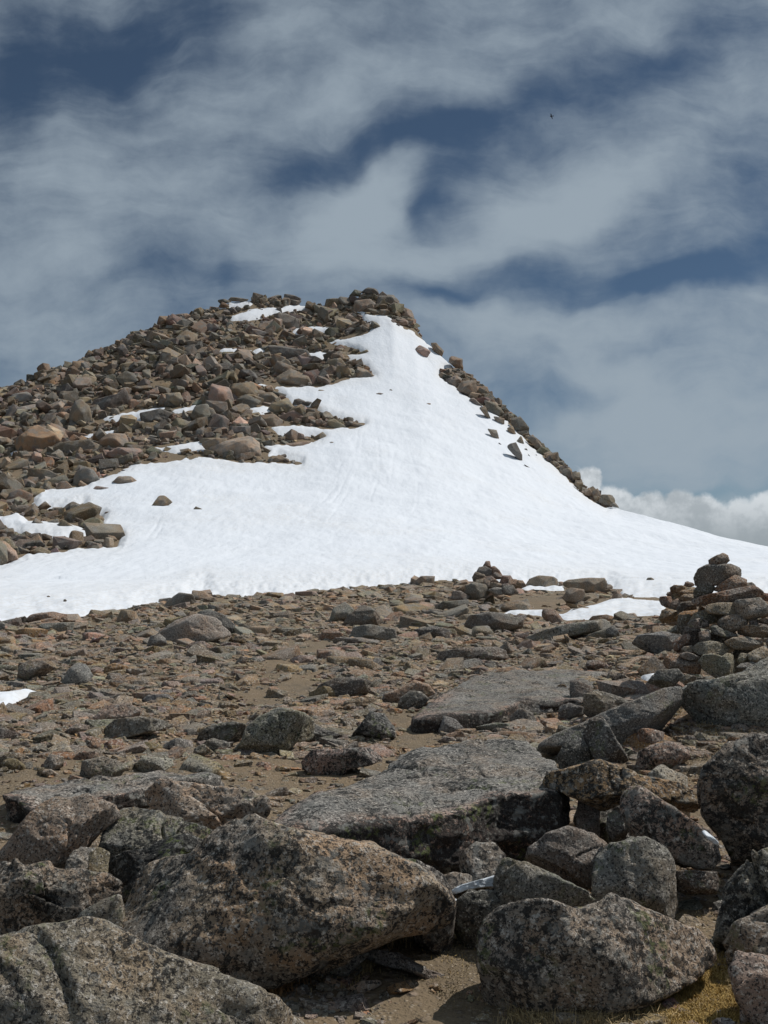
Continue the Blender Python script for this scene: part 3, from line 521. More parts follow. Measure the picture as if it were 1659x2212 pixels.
SLOPE = [
('S1','d','660,355 750,290 880,260 930,210 980,290 960,345 850,405 760,405'),('S1','t','530,435 550,330 610,305 665,350 692,480 640,522 550,485'),
('S1','t','1235,255 1350,248 1382,320 1300,372 1240,345'),('S1','b','1425,470 1490,340 1600,368 1640,440 1620,480 1500,490'),
('S1','o','130,605 180,540 280,500 400,560 445,612 330,680 330,720 200,742 150,695'),('S1','b','325,700 450,625 660,602 705,660 640,682 520,702 400,735'),
('S1','r','398,565 400,510 440,493 520,538 620,550 710,600 600,612 450,600'),('S1','b','740,620 830,550 940,560 965,640 850,692 760,695'),
('S1','p','810,705 900,660 1040,668 1105,712 1050,742 900,765'),('S1','b','210,895 230,820 350,828 462,880 440,935 330,935'),
('S1','g','540,955 580,850 640,808 700,838 752,912 650,938 560,955'),('S1','b','265,975 290,915 370,928 435,978'),('S1','r','428,975 450,920 500,913 575,992 460,995'),
('S1','r','38,1085 70,1000 150,978 238,1012 220,1052 100,1105'),('S1','t','833,955 900,895 980,893 1040,938 950,965'),('S1','t','697,1000 730,965 842,982 790,1005'),
('S1','b','1153,1115 1200,1043 1240,1043 1295,1088 1210,1140'),('S1','b','1452,1155 1480,1123 1535,1146 1480,1162'),('S1','d','478,1135 500,1088 550,1068 602,1090 590,1132 530,1150'),
('S1','b','288,1125 340,1083 382,1122 320,1155'),('S1','b','118,1155 200,1088 285,1100 260,1145'),('S1','g','228,1265 270,1212 325,1250 312,1270'),
('S1','b','388,1295 480,1228 565,1285'),('S1','b','658,1228 740,1163 785,1200 742,1260 670,1258'),('S1','t','768,1405 800,1338 852,1343 852,1415 780,1420'),
('S1','r','645,1435 690,1368 762,1390 775,1432'),('S1','p','-40,1550 -40,1380 0,1358 60,1388 110,1440 138,1535 60,1555'),('S1','t','348,1405 400,1348 415,1402'),
('S1','b','198,1455 300,1408 372,1440 362,1470 220,1470'),('S1','g','-20,425 60,370 250,333 345,350 200,395 80,428'),('S1','g','72,310 100,258 200,238 258,290 200,325 90,325'),
('S1','b','538,215 640,105 722,130 712,192 600,220'),('S1','d','562,65 600,-5 660,5 692,82 600,95'),('S1','b','1518,620 1600,588 1700,595 1700,730 1560,665'),
('S1','t','1100,600 1130,580 1200,595 1240,625 1190,640'),('S1','b','1060,690 1100,640 1200,670 1240,700 1180,720'),('S1','b','900,790 900,740 990,700 1000,760 960,795'),
('S1','d','1050,500 1060,400 1200,370 1290,400 1200,470'),('S1','b','1300,480 1340,430 1430,470 1440,540 1350,550'),('S1','g','1470,600 1490,520 1540,500 1530,570'),('S1','g','1180,590 1200,520 1280,530 1290,590'),
('S2','b','78,1090 100,1076 200,1073 245,1100 165,1145 100,1135'),('S2','p','148,1140 280,1088 380,1052 452,1108 458,1192 300,1204 220,1218 160,1185'),
('S2','k','515,260 640,253 722,290 735,350 620,355 560,315'),('S2','d','497,550 520,480 545,465 700,472 765,495 805,560 700,574 600,548 510,560'),
('S2','t','545,715 600,668 680,622 800,678 832,730 700,742 620,738'),('S2','b','558,650 590,567 705,610 640,682 570,675'),
('S2','p','128,860 160,718 262,738 292,840 220,905 150,885'),('S2','b','258,780 300,718 420,708 462,770 300,845'),('S2','d','298,835 380,788 472,830 400,885 330,888'),
('S2','b','438,845 470,778 560,773 612,820 570,864 480,864'),('S2','t','513,905 560,848 650,812 692,880 610,924 540,924'),('S2','k','0,985 50,868 120,853 182,950 60,990'),
('S2','p','598,935 700,893 795,952 700,970'),('S2','b','438,995 480,923 560,918 624,962 600,998 500,1004'),('S2','p','238,975 260,933 310,933 322,992 270,998'),
('S2','b','913,995 920,948 970,948 1034,992 1000,1015'),('S2','b','1060,990 1080,958 1155,988 1090,1004'),('S2','p','328,955 390,882 422,890 402,965'),
('S2','p','703,1085 715,1033 760,1048 768,1088'),('S2','b','818,1075 890,1033 934,1088'),('S2','p','628,1145 650,1108 802,1093 780,1118 680,1135'),
('S2','b','488,1090 500,1058 555,1058 532,1092'),('S2','b','912,1118 948,1108 985,1113 950,1124'),('S2','b','538,1232 600,1183 665,1216 600,1240'),('S2','b','412,1225 420,1185 470,1200 510,1235'),
('S2','p','1205,800 1260,783 1308,792 1250,804'),('S2','d','1322,768 1340,758 1364,777'),('S2','b','1556,862 1575,853 1600,853 1608,867'),('S2','b','842,773 870,762 898,766 880,780'),
('S2','b','1112,518 1180,488 1215,516 1170,528'),('S2','p','1493,505 1530,468 1602,505 1572,554 1520,533'),
('S2','b','898,530 1000,498 1064,510 1000,548'),('S2','t','908,565 1000,543 1044,590 980,618'),('S2','b','1008,645 1080,608 1114,650 1050,668'),('S2','t','1083,662 1150,618 1215,652 1236,688 1120,674'),
('S2','t','1028,305 1050,243 1114,290 1060,324'),('S2','b','1038,345 1110,308 1164,340 1100,373'),('S2','b','1138,343 1190,313 1238,362 1160,367'),
('S2','d','1068,130 1105,88 1148,100 1130,133'),('S2','d','1148,108 1190,76 1248,88 1254,122 1200,134'),('S2','k','1238,185 1280,113 1352,128 1394,170 1340,204'),('S2','p','1100,235 1110,168 1200,158 1264,212 1230,248'),
('S2','k','1298,225 1360,178 1424,200 1400,254'),('S2','b','1398,295 1420,208 1473,230 1498,304'),('S2','r','1343,300 1360,288 1430,288 1494,317 1380,328'),('S2','d','560,765 600,770 660,790 640,815 590,800'),('S2','d','762,860 780,838 815,845 790,870'),
('S2','b','1160,240 1200,215 1300,235 1340,262 1250,250'),('S2','k','975,175 1010,140 1080,150 1110,190 1050,215'),
('S2','k','640,120 700,130 740,150 700,180 640,170'),('S2','b','250,165 290,140 400,150 380,165'),('S2','d','190,160 240,152 280,170 220,185'),
('S3','b','318,392 352,395 393,440 375,484 340,445'),('S3','r','428,505 435,463 502,488 508,562 470,543'),('S3','k','423,552 500,563 564,602 530,614 440,572'),
('S3','b','356,588 380,565 413,570 402,608'),('S3','t','418,625 450,588 512,590 472,658 425,643'),('S3','b','468,665 500,618 577,618 594,702 530,718 480,693'),
('S3','r','578,645 650,653 679,724 600,702'),('S3','k','538,732 570,723 624,777 590,778'),('S3','b','603,785 640,778 678,864 640,832'),('S3','k','638,733 700,748 774,832 700,833 650,783'),
('S3','t','688,833 750,848 748,888 700,858'),('S3','d','788,830 840,823 894,890 882,943 820,933'),('S3','b','768,905 800,893 823,947 780,934'),
('S3','t','653,910 705,918 723,978 690,968'),('S3','b','818,990 850,948 868,1002 830,1004'),('S3','k','760,1008 820,993 853,1060 853,1108 800,1053'),('S3','d','866,1116 910,1143 880,1133'),
('S3','b','888,953 920,933 984,1012 960,1034'),('S3','r','983,1043 1020,1028 1069,1102 1010,1073'),('S3','b','1083,1143 1145,1123 1149,1193 1100,1174'),('S3','t','1143,1168 1195,1148 1199,1192 1160,1194'),
('S3','b','1166,1213 1215,1213 1203,1274'),('S3','t','1218,1263 1250,1243 1284,1313 1230,1283'),('S3','b','1263,1273 1300,1248 1324,1302 1290,1324'),('S3','b','1306,1325 1325,1285 1398,1288 1398,1343 1350,1348'),('S3','k','1372,1358 1400,1343 1430,1376 1390,1368'),
('S3','d','860,1030 885,1022 888,1038 870,1036'),('S3','d','888,1052 912,1080 898,1078'),('S3','d','935,1055 950,1072 942,1074'),('S3','d','714,986 735,1000 728,1008'),
]
LITTLE = [ # x, y, w, h in the photo: stones lying alone on the snow
(515,1251,16,4),(37,1293,8,4),(104,1308,9,5),(140,1317,8,5),(265,1040,0,0),(1405,1265,18,8),(700,985,8,4),(605,822,10,4),(250,1108,8,3),(232,1113,12,4),(1012,800,0,0)]
# snow
SNOW = [np.array(p, float) for p in [
 [(-500,1400),(-200,1372),(0,1345),(60,1338),(170,1334),(250,1318),(340,1302),(400,1292),(425,1280),(440,1276),(455,1286),(480,1288),(600,1284),(720,1273),(830,1266),(900,1258),(1000,1254),(1080,1262),(1105,1266),(1200,1262),(1310,1263),(1345,1282),(1380,1291),(1430,1294),(1500,1300),(1659,1290),(2300,1300),
  (2700,1190),(2300,1150),(1900,1110),(1659,1110),(1450,1080),(1345,1090),(1310,1101),(1285,1086),(1255,1062),(1215,1025),(1170,985),(1140,955),(1100,915),(1060,885),(1030,868),(985,838),(950,815),(960,795),(985,800),(965,775),(938,752),(915,735),(895,715),(850,697),(835,683),(775,673),
  (785,690),(812,706),(790,722),(700,740),(752,750),(790,764),(730,768),(790,790),(812,815),(740,820),(700,835),(600,835),(545,826),(600,843),(625,870),(690,890),(735,905),(785,915),(760,925),(690,925),(640,918),(580,922),(600,938),(700,945),(640,962),(570,962),(582,985),(650,1001),(530,999),(430,988),(360,995),(290,1005),(230,1030),(180,1052),(80,1062),(65,1090),(90,1105),(180,1088),(172,1104),(222,1118),(205,1150),(258,1165),(250,1180),(150,1190),(60,1200),(0,1222),(-300,1250)],
 [(480,664),(500,653),(535,650),(545,658),(510,664)],[(510,690),(515,682),(560,666),(640,662),(650,668),(590,676),(560,688)],[(636,652),(645,644),(662,655),(645,662)],
 [(636,720),(645,709),(700,707),(722,712),(690,720)],[(235,905),(270,893),(345,882),(352,890),(300,908),(260,908)],[(365,890),(400,878),(425,875),(420,884),(385,894)],[(145,942),(190,937),(245,930),(240,938),(190,947)],[(320,968),(380,962),(440,955),(450,968),(380,978)],[(540,757),(560,752),(580,757),(560,763)],
 [(530,888),(550,880),(575,880),(580,890),(555,897)],[(0,1118),(40,1108),(60,1125),(150,1130),(210,1155),(130,1165),(60,1158),(0,1142),(-100,1140),(-100,1115)],[(20,975),(40,969),(45,980),(28,984)],[(655,765),(690,760),(720,768),(680,776)],[(480,757),(510,752),(530,757),(505,762)],
 [(1085,1327),(1100,1320),(1175,1318),(1215,1326),(1240,1316),(1310,1300),(1340,1292),(1450,1298),(1470,1315),(1430,1332),(1340,1332),(1290,1340),(1225,1342),(1160,1330)],
 [(1115,1272),(1120,1265),(1215,1268),(1217,1276),(1150,1277)],[(-60,1540),(-60,1500),(0,1500),(60,1492),(90,1495),(55,1508),(30,1522),(0,1530)],[(1385,1462),(1425,1458),(1410,1475),(1395,1472)],
]]

for _i in range(1, len(SNOW)):          # the scraps among the rocks
    _p = SNOW[_i]
    if _p[:, 1].mean() < 1000: SNOW[_i] = _p.mean(0)+(_p-_p.mean(0))*[1.2, 1.15]+[0, 1]
# ------------------------------------------------------------------ light and camera
SUN_AZ, SUN_EL = math.radians(62), math.radians(54)     # azimuth measured from +Y towards +X
build_world(SUN_EL, SUN_AZ)
from mathutils import Vector
sd_ = Vector((math.sin(SUN_AZ)*math.cos(SUN_EL), math.cos(SUN_AZ)*math.cos(SUN_EL), math.sin(SUN_EL)))
L = bpy.data.lights.new('sun', 'SUN'); L.energy = 3.6; L.angle = math.radians(.53); L.color = (1, .965, .91)
lo = bpy.data.objects.new('sun', L); lo.rotation_euler = sd_.to_track_quat('Z', 'Y').to_euler(); lo.location = (20, 0, 60); COL.objects.link(lo)
cam = bpy.data.cameras.new('camera'); co = bpy.data.objects.new('camera', cam); COL.objects.link(co); SC.camera = co
cam.sensor_fit = 'VERTICAL'; cam.sensor_height = 36; cam.lens = 36*F/2212; cam.clip_end = 9000; cam.clip_start = .05
co.location = (0, 0, EYE); co.rotation_euler = (math.pi/2+PITCH, 0, 0)
SC.view_settings.view_transform = 'Standard'; SC.view_settings.look = 'None'; SC.view_settings.exposure = 0; SC.view_settings.gamma = 1

# ------------------------------------------------------------------ ground
def grid_faces(nr, nc):
    i = np.arange(nr-1)[:, None]*nc + np.arange(nc-1)[None]; i = i.ravel()
    return np.stack([i, i+1, i+nc+1, i+nc], 1)
az = np.radians(np.concatenate([np.arange(-180, -30, 3.), np.arange(-30, -25, .5), np.arange(-25, 25, .07), np.arange(25, 30, .5), np.arange(30, 180.1, 3.)]))
rr = np.concatenate([[.05, .6, 1.2], np.geomspace(1.8, 62, 330), np.geomspace(62.7, 262, 170), [270, 300, 360, 500, 900, 2000, 4000, 8000]])
A_, R_ = np.meshgrid(az, rr); X = R_*np.sin(A_); Y = R_*np.cos(A_); Z = height(X, Y)
V = np.stack([X, Y, Z], -1).reshape(-1, 3)
near = sst(R_, 1.5, 3)*(1-sst(R_, 60, 90))
V[:, 2] += (near*.012*fbm(np.stack([X, Y, 0*X], -1)*9, 3, 71)).ravel()
g = link('ground', mkmesh('ground', V, grid_faces(len(rr), len(az)), M['soil']), kind='structure')

# ------------------------------------------------------------------ snow field
def snow_sd(px, py):
    out = np.full(px.shape, -1e9)
    for i, p in enumerate(SNOW):
        pad = 25 if i else 1e6
        m = (px > p[:, 0].min()-pad) & (px < p[:, 0].max()+pad) & (py > p[:, 1].min()-pad) & (py < p[:, 1].max()+pad)
        if m.any(): out[m] = np.maximum(out[m], sdist(px[m], py[m], p))
    return out
aa = np.arange(-.60, .80, .0012)
yr = np.interp(aa, _fa, _fy)
rows = [np.full(len(aa), y) for y in np.geomspace(9, 60, 190)]
q = np.linspace(0, 1, 300)[1:]
rows += [60+(yr*1.05+3-60)*t for t in q]
Y = np.array(rows); X = Y*aa[None]; Z = height(X, Y)
P = np.stack([X, Y, Z], -1); px, py = world2px(P)
sd = snow_sd(px, py); Pn = np.stack([px*.5, py, Y*0], -1)
sd = sd + 5.0*fbm(Pn*.05, 3, 3) + 3.2*fbm(Pn*.19, 2, 8)*sst(Y, 20, 60)
sdw = sd*Y/F
thick = np.where(Y < 62, .38, .5)
lip = np.sign(sdw)*np.abs(sdw)**.75
off = np.clip(lip*.62, -1.2, thick)
P3 = P.copy(); P3[..., 2] = 0
trk = np.zeros(px.shape)
for tr in [[(775,930),(765,1000),(735,1070),(690,1130)],[(785,935),(778,1000),(750,1075),(708,1135)],[(830,930),(850,985),(845,1040)],[(880,960),(902,1040),(900,1100),(880,1135)],[(815,950),(822,1020),(800,1090)],[(350,1120),(335,1150),(320,1170)],[(362,1120),(348,1152),(335,1172)],
           [(735,1010),(725,1060),(690,1100)],[(905,740),(930,790),(985,850),(1050,920),(1100,985)],[(1200,1165),(1350,1178),(1500,1180)],[(1400,1122),(1480,1150),(1580,1172),(1700,1195)]]:
    tr = np.array(tr, float)
    for (ax, ay), (bx, by) in zip(tr[:-1], tr[1:]):
        m = (px > min(ax, bx)-12) & (px < max(ax, bx)+12) & (py > min(ay, by)-12) & (py < max(ay, by)+12); qx, qy = px[m], py[m]
        ex, ey = bx-ax, by-ay; tt_ = np.clip(((qx-ax)*ex+(qy-ay)*ey)/(ex*ex+ey*ey), 0, 1); dd = np.hypot(qx-ax-tt_*ex, qy-ay-tt_*ey)
        trk[m] = np.maximum(trk[m], np.exp(-(dd/2.4)**2))
relief = -.05*trk*(.6+.6*vnoise(np.stack([px*.05, py*.05, px*0], -1), 4)) + .10*fbm(P3*[.35, .12, 1], 3, 44) + .05*fbm(P3*[1.3, .5, 1], 2, 45)
P[..., 2] += off + relief*sst(sdw, 0, 1.5)
keep = sd > -9
Fc = grid_faces(*Y.shape); kf = keep.ravel()[Fc].any(1); Fc = Fc[kf]
used = np.zeros(P[..., 0].size, bool); used[Fc.ravel()] = True; idx = np.cumsum(used)-1
ed = (1-sst(sdw, .1, 2.2)).reshape(-1, 1)*np.ones((1, 4))
link('snow_field', mkmesh('snow_field', P.reshape(-1, 3)[used], idx[Fc], M['snow'], ed[used]), kind='structure')
_gp = None
# ------------------------------------------------------------------ rocks traced from the photograph
CAMU = np.array([1, 0, 0.]); CAMV = np.array([0, -sp_, cp]); CAMW = np.array([0, cp, sp_]); CAMP = np.array([0, 0, EYE])
def area_centroid(p):
    x, y = p[:, 0], p[:, 1]; x2, y2 = np.roll(x, -1), np.roll(y, -1); c = x*y2-x2*y; a = c.sum()/2
    return np.array([((x+x2)*c).sum()/(6*a), ((y+y2)*c).sum()/(6*a)])
def polar(p, n=360):
    th = np.arange(n)*2*np.pi/n; d = np.stack([np.cos(th), np.sin(th)], 1); r = np.full(n, 0.)
    q = np.roll(p, -1, 0)
    for a, b in zip(p, q):
        e = b-a; den = d[:, 0]*e[1]-d[:, 1]*e[0]; den = np.where(np.abs(den) < 1e-9, 1e-9, den)
        t = (a[0]*e[1]-a[1]*e[0])/den; u = (a[0]*d[:, 1]-a[1]*d[:, 0])/den
        ok = (t > 0) & (u >= -1e-6) & (u <= 1+1e-6); r = np.where(ok & (t > r), t, r)
    r = np.where(r <= 0, r[r > 0].mean(), r)
    k = np.array([1, 2, 3, 2, 1.]); k /= k.sum(); return np.convolve(np.concatenate([r[-2:], r, r[:2]]), k, 'valid')
def interp_polar(rho, th):
    n = len(rho); t = (th % (2*np.pi))/(2*np.pi)*n; return np.interp(t, np.arange(n+1), np.append(rho, rho[0]))
def lv(wpx): return 6 if wpx > 230 else 5 if wpx > 75 else 4 if wpx > 16 else 3
def traced(poly, Yf, th, seed, ncut=6, rough=1., rnd=3.8, sink=False):
    rg = np.random.default_rng(seed); poly = poly.copy()
    c = area_centroid(poly)
    if sink and Yf:      # the part of the outline hidden by nearer rocks goes on down to the ground
        yb = float(world2px([c[0]*0, Yf, height((c[0]-CX)/F*Yf, Yf)-.03])[1]); gap = yb-poly[:, 1].max()
        if gap > 0: poly[:, 1] += np.where(poly[:, 1] > c[1], gap*sst(poly[:, 1], c[1], poly[:, 1].max()), 0)
        c = area_centroid(poly)
    w, h = np.ptp(poly[:, 0]), np.ptp(poly[:, 1])
    if not Yf:
        k = poly[:, 1].argmax(); Yf = hit(c[0], poly[k, 1]-.04*h)
    T = .5*th*math.sqrt(w*h)*Yf/F*(1.15 if w > 2.2*h else 1)
    Yc = Yf+T*.75; r0 = ray(*c); C = CAMP+r0*(Yc/r0[1]); dep = (C-CAMP)@CAMW; W = unit(r0)
    pm = (poly-c)*[1, -1]*dep/F
    rho = polar(pm)*1.05; hw, hh = np.ptp(pm[:, 0])/2, np.ptp(pm[:, 1])/2
    D, Fc = ico(lv(max(w, h)))
    d = unit(D*[hw, hh, T]); s = np.hypot(d[:, 0], d[:, 1])+1e-9
    r = ((s/interp_polar(rho, np.arctan2(d[:, 1], d[:, 0])))**rnd + (np.abs(d[:, 2])/T)**rnd)**(-1/rnd)
    # facets, given in world directions and brought into the local frame
    B = np.stack([CAMU, CAMV, W])
    def cut(n, f, q): 
        nonlocal r
        n = unit(n); nl = B@n; dn = d@nl; hgt = np.max(r*dn)*f
        rr_ = np.where(dn > 1e-3, hgt/np.maximum(dn, 1e-3), 1e6); r = (r**-q+rr_**-q)**(-1/q)
    cut([rg.normal()*.2, -.42+rg.normal()*.1, .9], rg.uniform(.80, .88), 40)
    cut([rg.normal()*.3+.1, -.8, .62+rg.normal()*.12], rg.uniform(.62, .72), 40)
    cut([rg.normal()*.4, -.95, rg.normal()*.2], rg.uniform(.76, .88), 40)
    for i in range(ncut):
        n = rg.normal(size=3); n[1] = -abs(n[1])-.55; cut(n, rg.uniform(.66, .9), 50)
    P = d*r[:, None]; S = math.sqrt(hw*hh)
    sc2 = np.array([1, 1, 1])
    nn = .045*fbm(P/S*1.6+seed, 3, seed) + .022*fbm(P/S*6, 3, seed+5)
    nn2 = -.06*sst(vnoise(P/S*2.3+seed*3.1, seed+9), .3, .7) - .03*sst(1-np.abs(fbm(P/S*2.+seed*1.7, 3, seed+19))*6, .35, 1.)
    P = P*(1+rough*(nn+nn2)[:, None])
    if Yf < 12:
        N = unit(P); P = P + N*(.007*fbm(P*22, 3, seed+3) + .004*fbm(P*70, 2, seed+4))[:, None]
        if Yf and Yf < 7 and w > 120:      # joints and cracks in the near boulders
            for q_ in range(2 if w < 260 else 3):
                n_ = unit(rg.normal(size=3)*[1, .4, .8]); h_ = rg.normal()*S*.3; f_ = P@n_-h_+.07*fbm(P*3.1, 3, seed+30+q_)
                P = P - N*(np.exp(-(f_/(.007+.004*S))**2)*.028*sst(vnoise(P*2.2/max(S, .2)+q_*9, seed+40), -.25, .3))[:, None] + N*(.012*np.tanh(f_/.02))[:, None]
    P = P@B
    return P, Fc, C
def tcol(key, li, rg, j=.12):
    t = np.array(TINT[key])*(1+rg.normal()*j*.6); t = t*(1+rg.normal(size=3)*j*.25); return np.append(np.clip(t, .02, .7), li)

seed = 100
for lab, tk, li, Yf, th, sp, s in NEAR:
    seed += 1; rg = np.random.default_rng(seed); P, Fc, C = traced(pts(sp, s), Yf, th, seed, sink='lean' not in lab and 'orange stained' not in lab)
    link('boulder', mkmesh('boulder', P, Fc, M['rock'] if C[1] < 9 else M['mid'], tcol(tk, li, rg)), C, label=lab, category='boulder', group='boulders and large stones on the stony flat')
for lab, tk, li, sp, s, z0, Y0, kk, th in SLABS:
    seed += 1; rg = np.random.default_rng(seed); poly = pts(sp, s)
    a, t = px2at(poly[:, 0], poly[:, 1]); Yp = (z0-kk*Y0-EYE)/(t-kk); W2 = np.stack([a*Yp, Yp], 1)
    c = area_centroid(W2); rho = polar(W2-c); C = np.array([c[0], c[1], z0+kk*(c[1]-Y0)-th/2])
    hw = np.ptp(W2[:, 0])/2; hh = np.ptp(W2[:, 1])/2
    D, Fc = ico(7 if hw > .8 and Y0 < 7 else 6); d = unit(D*[hw, hh, th*1.4]); s_ = np.hypot(d[:, 0], d[:, 1])+1e-9
    r1 = interp_polar(rho, np.arctan2(d[:, 1], d[:, 0]))/s_; r2 = (th/2)/(np.abs(d[:, 2])+1e-6)
    r = (r1**-26.+r2**-26.)**(-1/26.)
    P = d*r[:, None]
    e = sst(s_*r/interp_polar(rho, np.arctan2(d[:, 1], d[:, 0])), .86, 1.)
    side = np.stack([d[:, 0]/s_, d[:, 1]/s_, 0*s_], 1)
    P = P + side*(e*(.05*1.4*fbm(P*[4, 4, 7], 5, seed, .6)-.09*sst(-P[:, 2]/th, 0, .5)))[:, None]
    rid = sst(1-np.abs(fbm(P*[2.1, 2.1, .1]+seed, 3, seed+21))*14, .0, 1.)*sst(P[:, 2], 0, th*.3)
    P[:, 2] += -.022*rid
    P[:, 2] += .075*fbm(P*[1.7, 1.7, .2], 3, seed+2) + .022*fbm(P*7, 4, seed+3, .6) + kk*P[:, 1]
    P += .004*np.stack([fbm(P*40, 2, seed+6)]*3, 1)
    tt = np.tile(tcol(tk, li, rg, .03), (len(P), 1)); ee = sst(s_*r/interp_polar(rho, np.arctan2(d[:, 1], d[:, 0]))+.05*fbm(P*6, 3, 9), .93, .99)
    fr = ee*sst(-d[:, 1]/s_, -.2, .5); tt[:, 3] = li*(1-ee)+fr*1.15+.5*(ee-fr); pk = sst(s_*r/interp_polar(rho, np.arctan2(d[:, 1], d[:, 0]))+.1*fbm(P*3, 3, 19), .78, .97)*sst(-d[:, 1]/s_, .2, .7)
    tt[:, :3] += pk[:, None]*(np.array([.36, .25, .20])-tt[:, :3])*.8
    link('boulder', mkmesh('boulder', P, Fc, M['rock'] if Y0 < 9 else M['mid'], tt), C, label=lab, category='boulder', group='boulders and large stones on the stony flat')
for lab, tk, li, Yf, s in CAIRN:
    seed += 1; rg = np.random.default_rng(seed); pk_ = pts('K', s); P, Fc, C = traced(pk_.mean(0)+(pk_-pk_.mean(0))*1.07, Yf, 1.15, seed, 6, .55)
    heap = 'heap' in lab
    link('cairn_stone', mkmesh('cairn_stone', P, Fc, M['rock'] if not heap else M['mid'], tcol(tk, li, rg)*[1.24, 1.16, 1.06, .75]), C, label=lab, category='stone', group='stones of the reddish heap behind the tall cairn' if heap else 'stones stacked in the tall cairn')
# snow scraps in the foreground
for lab, Yf, s in [('curved strip of old snow between the greenish boulder and the black shaded boulder', 4.5, '278,604 300,592 330,573 430,543 497,523 493,574 430,580 370,588 300,612'),
                   ('upright scrap of old snow at the left side of the black shaded boulder', 4.42, '258,722 285,640 312,630 318,660 303,745 275,742'),
                   ('small scrap of snow in the shade of the leaning pink block', 4.75, '1373,340 1388,336 1420,360 1447,386 1442,402 1400,375')]:
    seed += 1; P, Fc, C = traced(pts('B', s), Yf, 1.7, seed, 5, 1.6)
    link('snow_patch', mkmesh('snow_patch', P, Fc, M['ice']), C, label=lab, category='snow patch')

# ---- small far cairn: stones stacked into a cone
colw = {'g': 'grey', 'p': 'pinkish', 't': 'tan', 'b': 'brown', 'd': 'dark', 'o': 'orange brown', 'r': 'reddish', 'l': 'pale', 'k': 'dark grey', 'n': 'greenish grey'}
SMALL = [('V','r',.05,'1047,1227 1052,1218 1058,1218 1060,1228 1052,1231'),('V','k',.1,'1036,1240 1041,1231 1050,1229 1062,1236 1064,1245 1050,1247 1038,1246'),('V','r',.05,'1060,1232 1068,1228 1076,1236 1082,1247 1072,1247 1064,1240'),
 ('V','b',.1,'1028,1249 1033,1240 1046,1244 1050,1250 1040,1256 1030,1256'),('V','r',.05,'1062,1248 1070,1240 1084,1247 1082,1252 1070,1252'),('V','r',.05,'1050,1250 1062,1248 1074,1258 1070,1264 1056,1258'),
 ('V','o',.05,'1044,1262 1048,1252 1060,1258 1062,1268 1048,1270'),('V','b',.05,'1060,1268 1064,1260 1078,1262 1082,1268 1072,1272'),('V','r',.05,'1078,1262 1084,1248 1096,1248 1102,1258 1092,1266 1080,1266'),
 ('V','b',.1,'1030,1268 1034,1256 1044,1254 1046,1266 1038,1272'),('V','r',.05,'1094,1268 1096,1256 1108,1254 1114,1266 1104,1272'),('V','o',.05,'1108,1268 1110,1256 1120,1257 1126,1266 1118,1270'),
 ('V','r',.05,'1082,1272 1084,1264 1096,1262 1104,1270 1094,1276'),('V','k',.2,'1010,1285 1014,1268 1030,1262 1048,1266 1055,1278 1046,1288 1024,1291'),('V','k',.2,'1080,1280 1086,1268 1100,1266 1110,1280 1096,1284'),
 ('V','g',.15,'1058,1276 1070,1270 1086,1272 1092,1280 1072,1284'),('V','k',.2,'988,1292 992,1278 1004,1278 1018,1288 1010,1294'),('V','b',.1,'996,1276 1010,1266 1024,1262 1020,1274 1006,1280')]
for i, (sp, tk, li, s) in enumerate(SMALL):
    seed += 1; rg = np.random.default_rng(seed); pol = pts(sp, s); pol = pol.mean(0)+(pol-pol.mean(0))*1.22; pol = [1065, 1274]+(pol-[1065, 1274])*[1.15, 1.08]; Yb = 36.2 - .25*(pol[:, 1].mean()-1250)/12
    P, Fc, C = traced(pol, Yb, 1.1, seed, 5)
    where = ['very top stone', 'broad stone below the top', 'upper right shard', 'left shoulder stone', 'right shoulder stone', 'slanting stone in the middle', 'lower middle stone', 'stone under the slanting one', 'right middle stone',
             'left lower stone', 'right lower stone', 'outermost stone on the right', 'low stone right of the middle', 'big base stone on the left', 'base stone on the right', 'base stone at the front', 'stone lying in front on the far left', 'low stone joining from the left'][i]
    link('cairn_stone', mkmesh('cairn_stone', P, Fc, M['mid'], tcol(tk, li, rg)), C, label=f'{colw[tk]} {where} of the small cairn', category='stone', group='stones of the small cairn at the snow edge')

# ---- boulders of the slope, each with its ordinal among its like
ORD = ['first','second','third','fourth','fifth','sixth','seventh','eighth','ninth','tenth','eleventh','twelfth','thirteenth','fourteenth','fifteenth','sixteenth','seventeenth','eighteenth','nineteenth','twentieth']
def region(x, y):
    if x > 885 and y > 690:
        return ('on the upper right ridge' if y < 800 else 'on the right ridge halfway down' if y < 950 else 'on the lower right ridge'), 'top'
    if y < 700 and x > 720: return 'in the summit outcrop', 'left'
    if y < 700: return 'on the rounded left summit', 'left'
    on = snow_sd(np.array([float(x)]), np.array([float(y)]))[0]
    if on > 2: return 'alone on the white snow slope', 'top'
    if y < 860: return ('in upper rubble beside the snow' if x > 480 else 'in the upper left rubble'), 'left'
    if y < 1020: return ('in the middle rubble tongue' if x > 330 else 'in rubble at the left edge'), 'left'
    return 'at the left foot of the slope', 'left'
items = []
for sp, tk, s in SLOPE:
    p = pts(sp, s); items.append([p, tk])
for x, y, w, h in LITTLE:
    if w: items.append([np.array([[x-w/2, y+h*.3], [x-w*.3, y-h*.4], [x+w*.1, y-h*.5], [x+w/2, y], [x+w*.3, y+h/2], [x-w*.2, y+h/2]]), 'b'])
lab = {}
for it in items:
    p, tk = it; w, h = np.ptp(p[:, 0]), np.ptp(p[:, 1]); r_, side = region(p[:, 0].mean(), p[:, 1].mean())
    shp = 'flat' if w > 2.3*h else 'upright' if h > 1.05*w else 'blocky'
    sz = 'large ' if max(w, h) > 60 else 'small ' if max(w, h) < 22 else ''
    it.append((f'{sz}{colw[tk]} {shp} rock {r_}', side)); lab.setdefault(it[2], []).append(it)
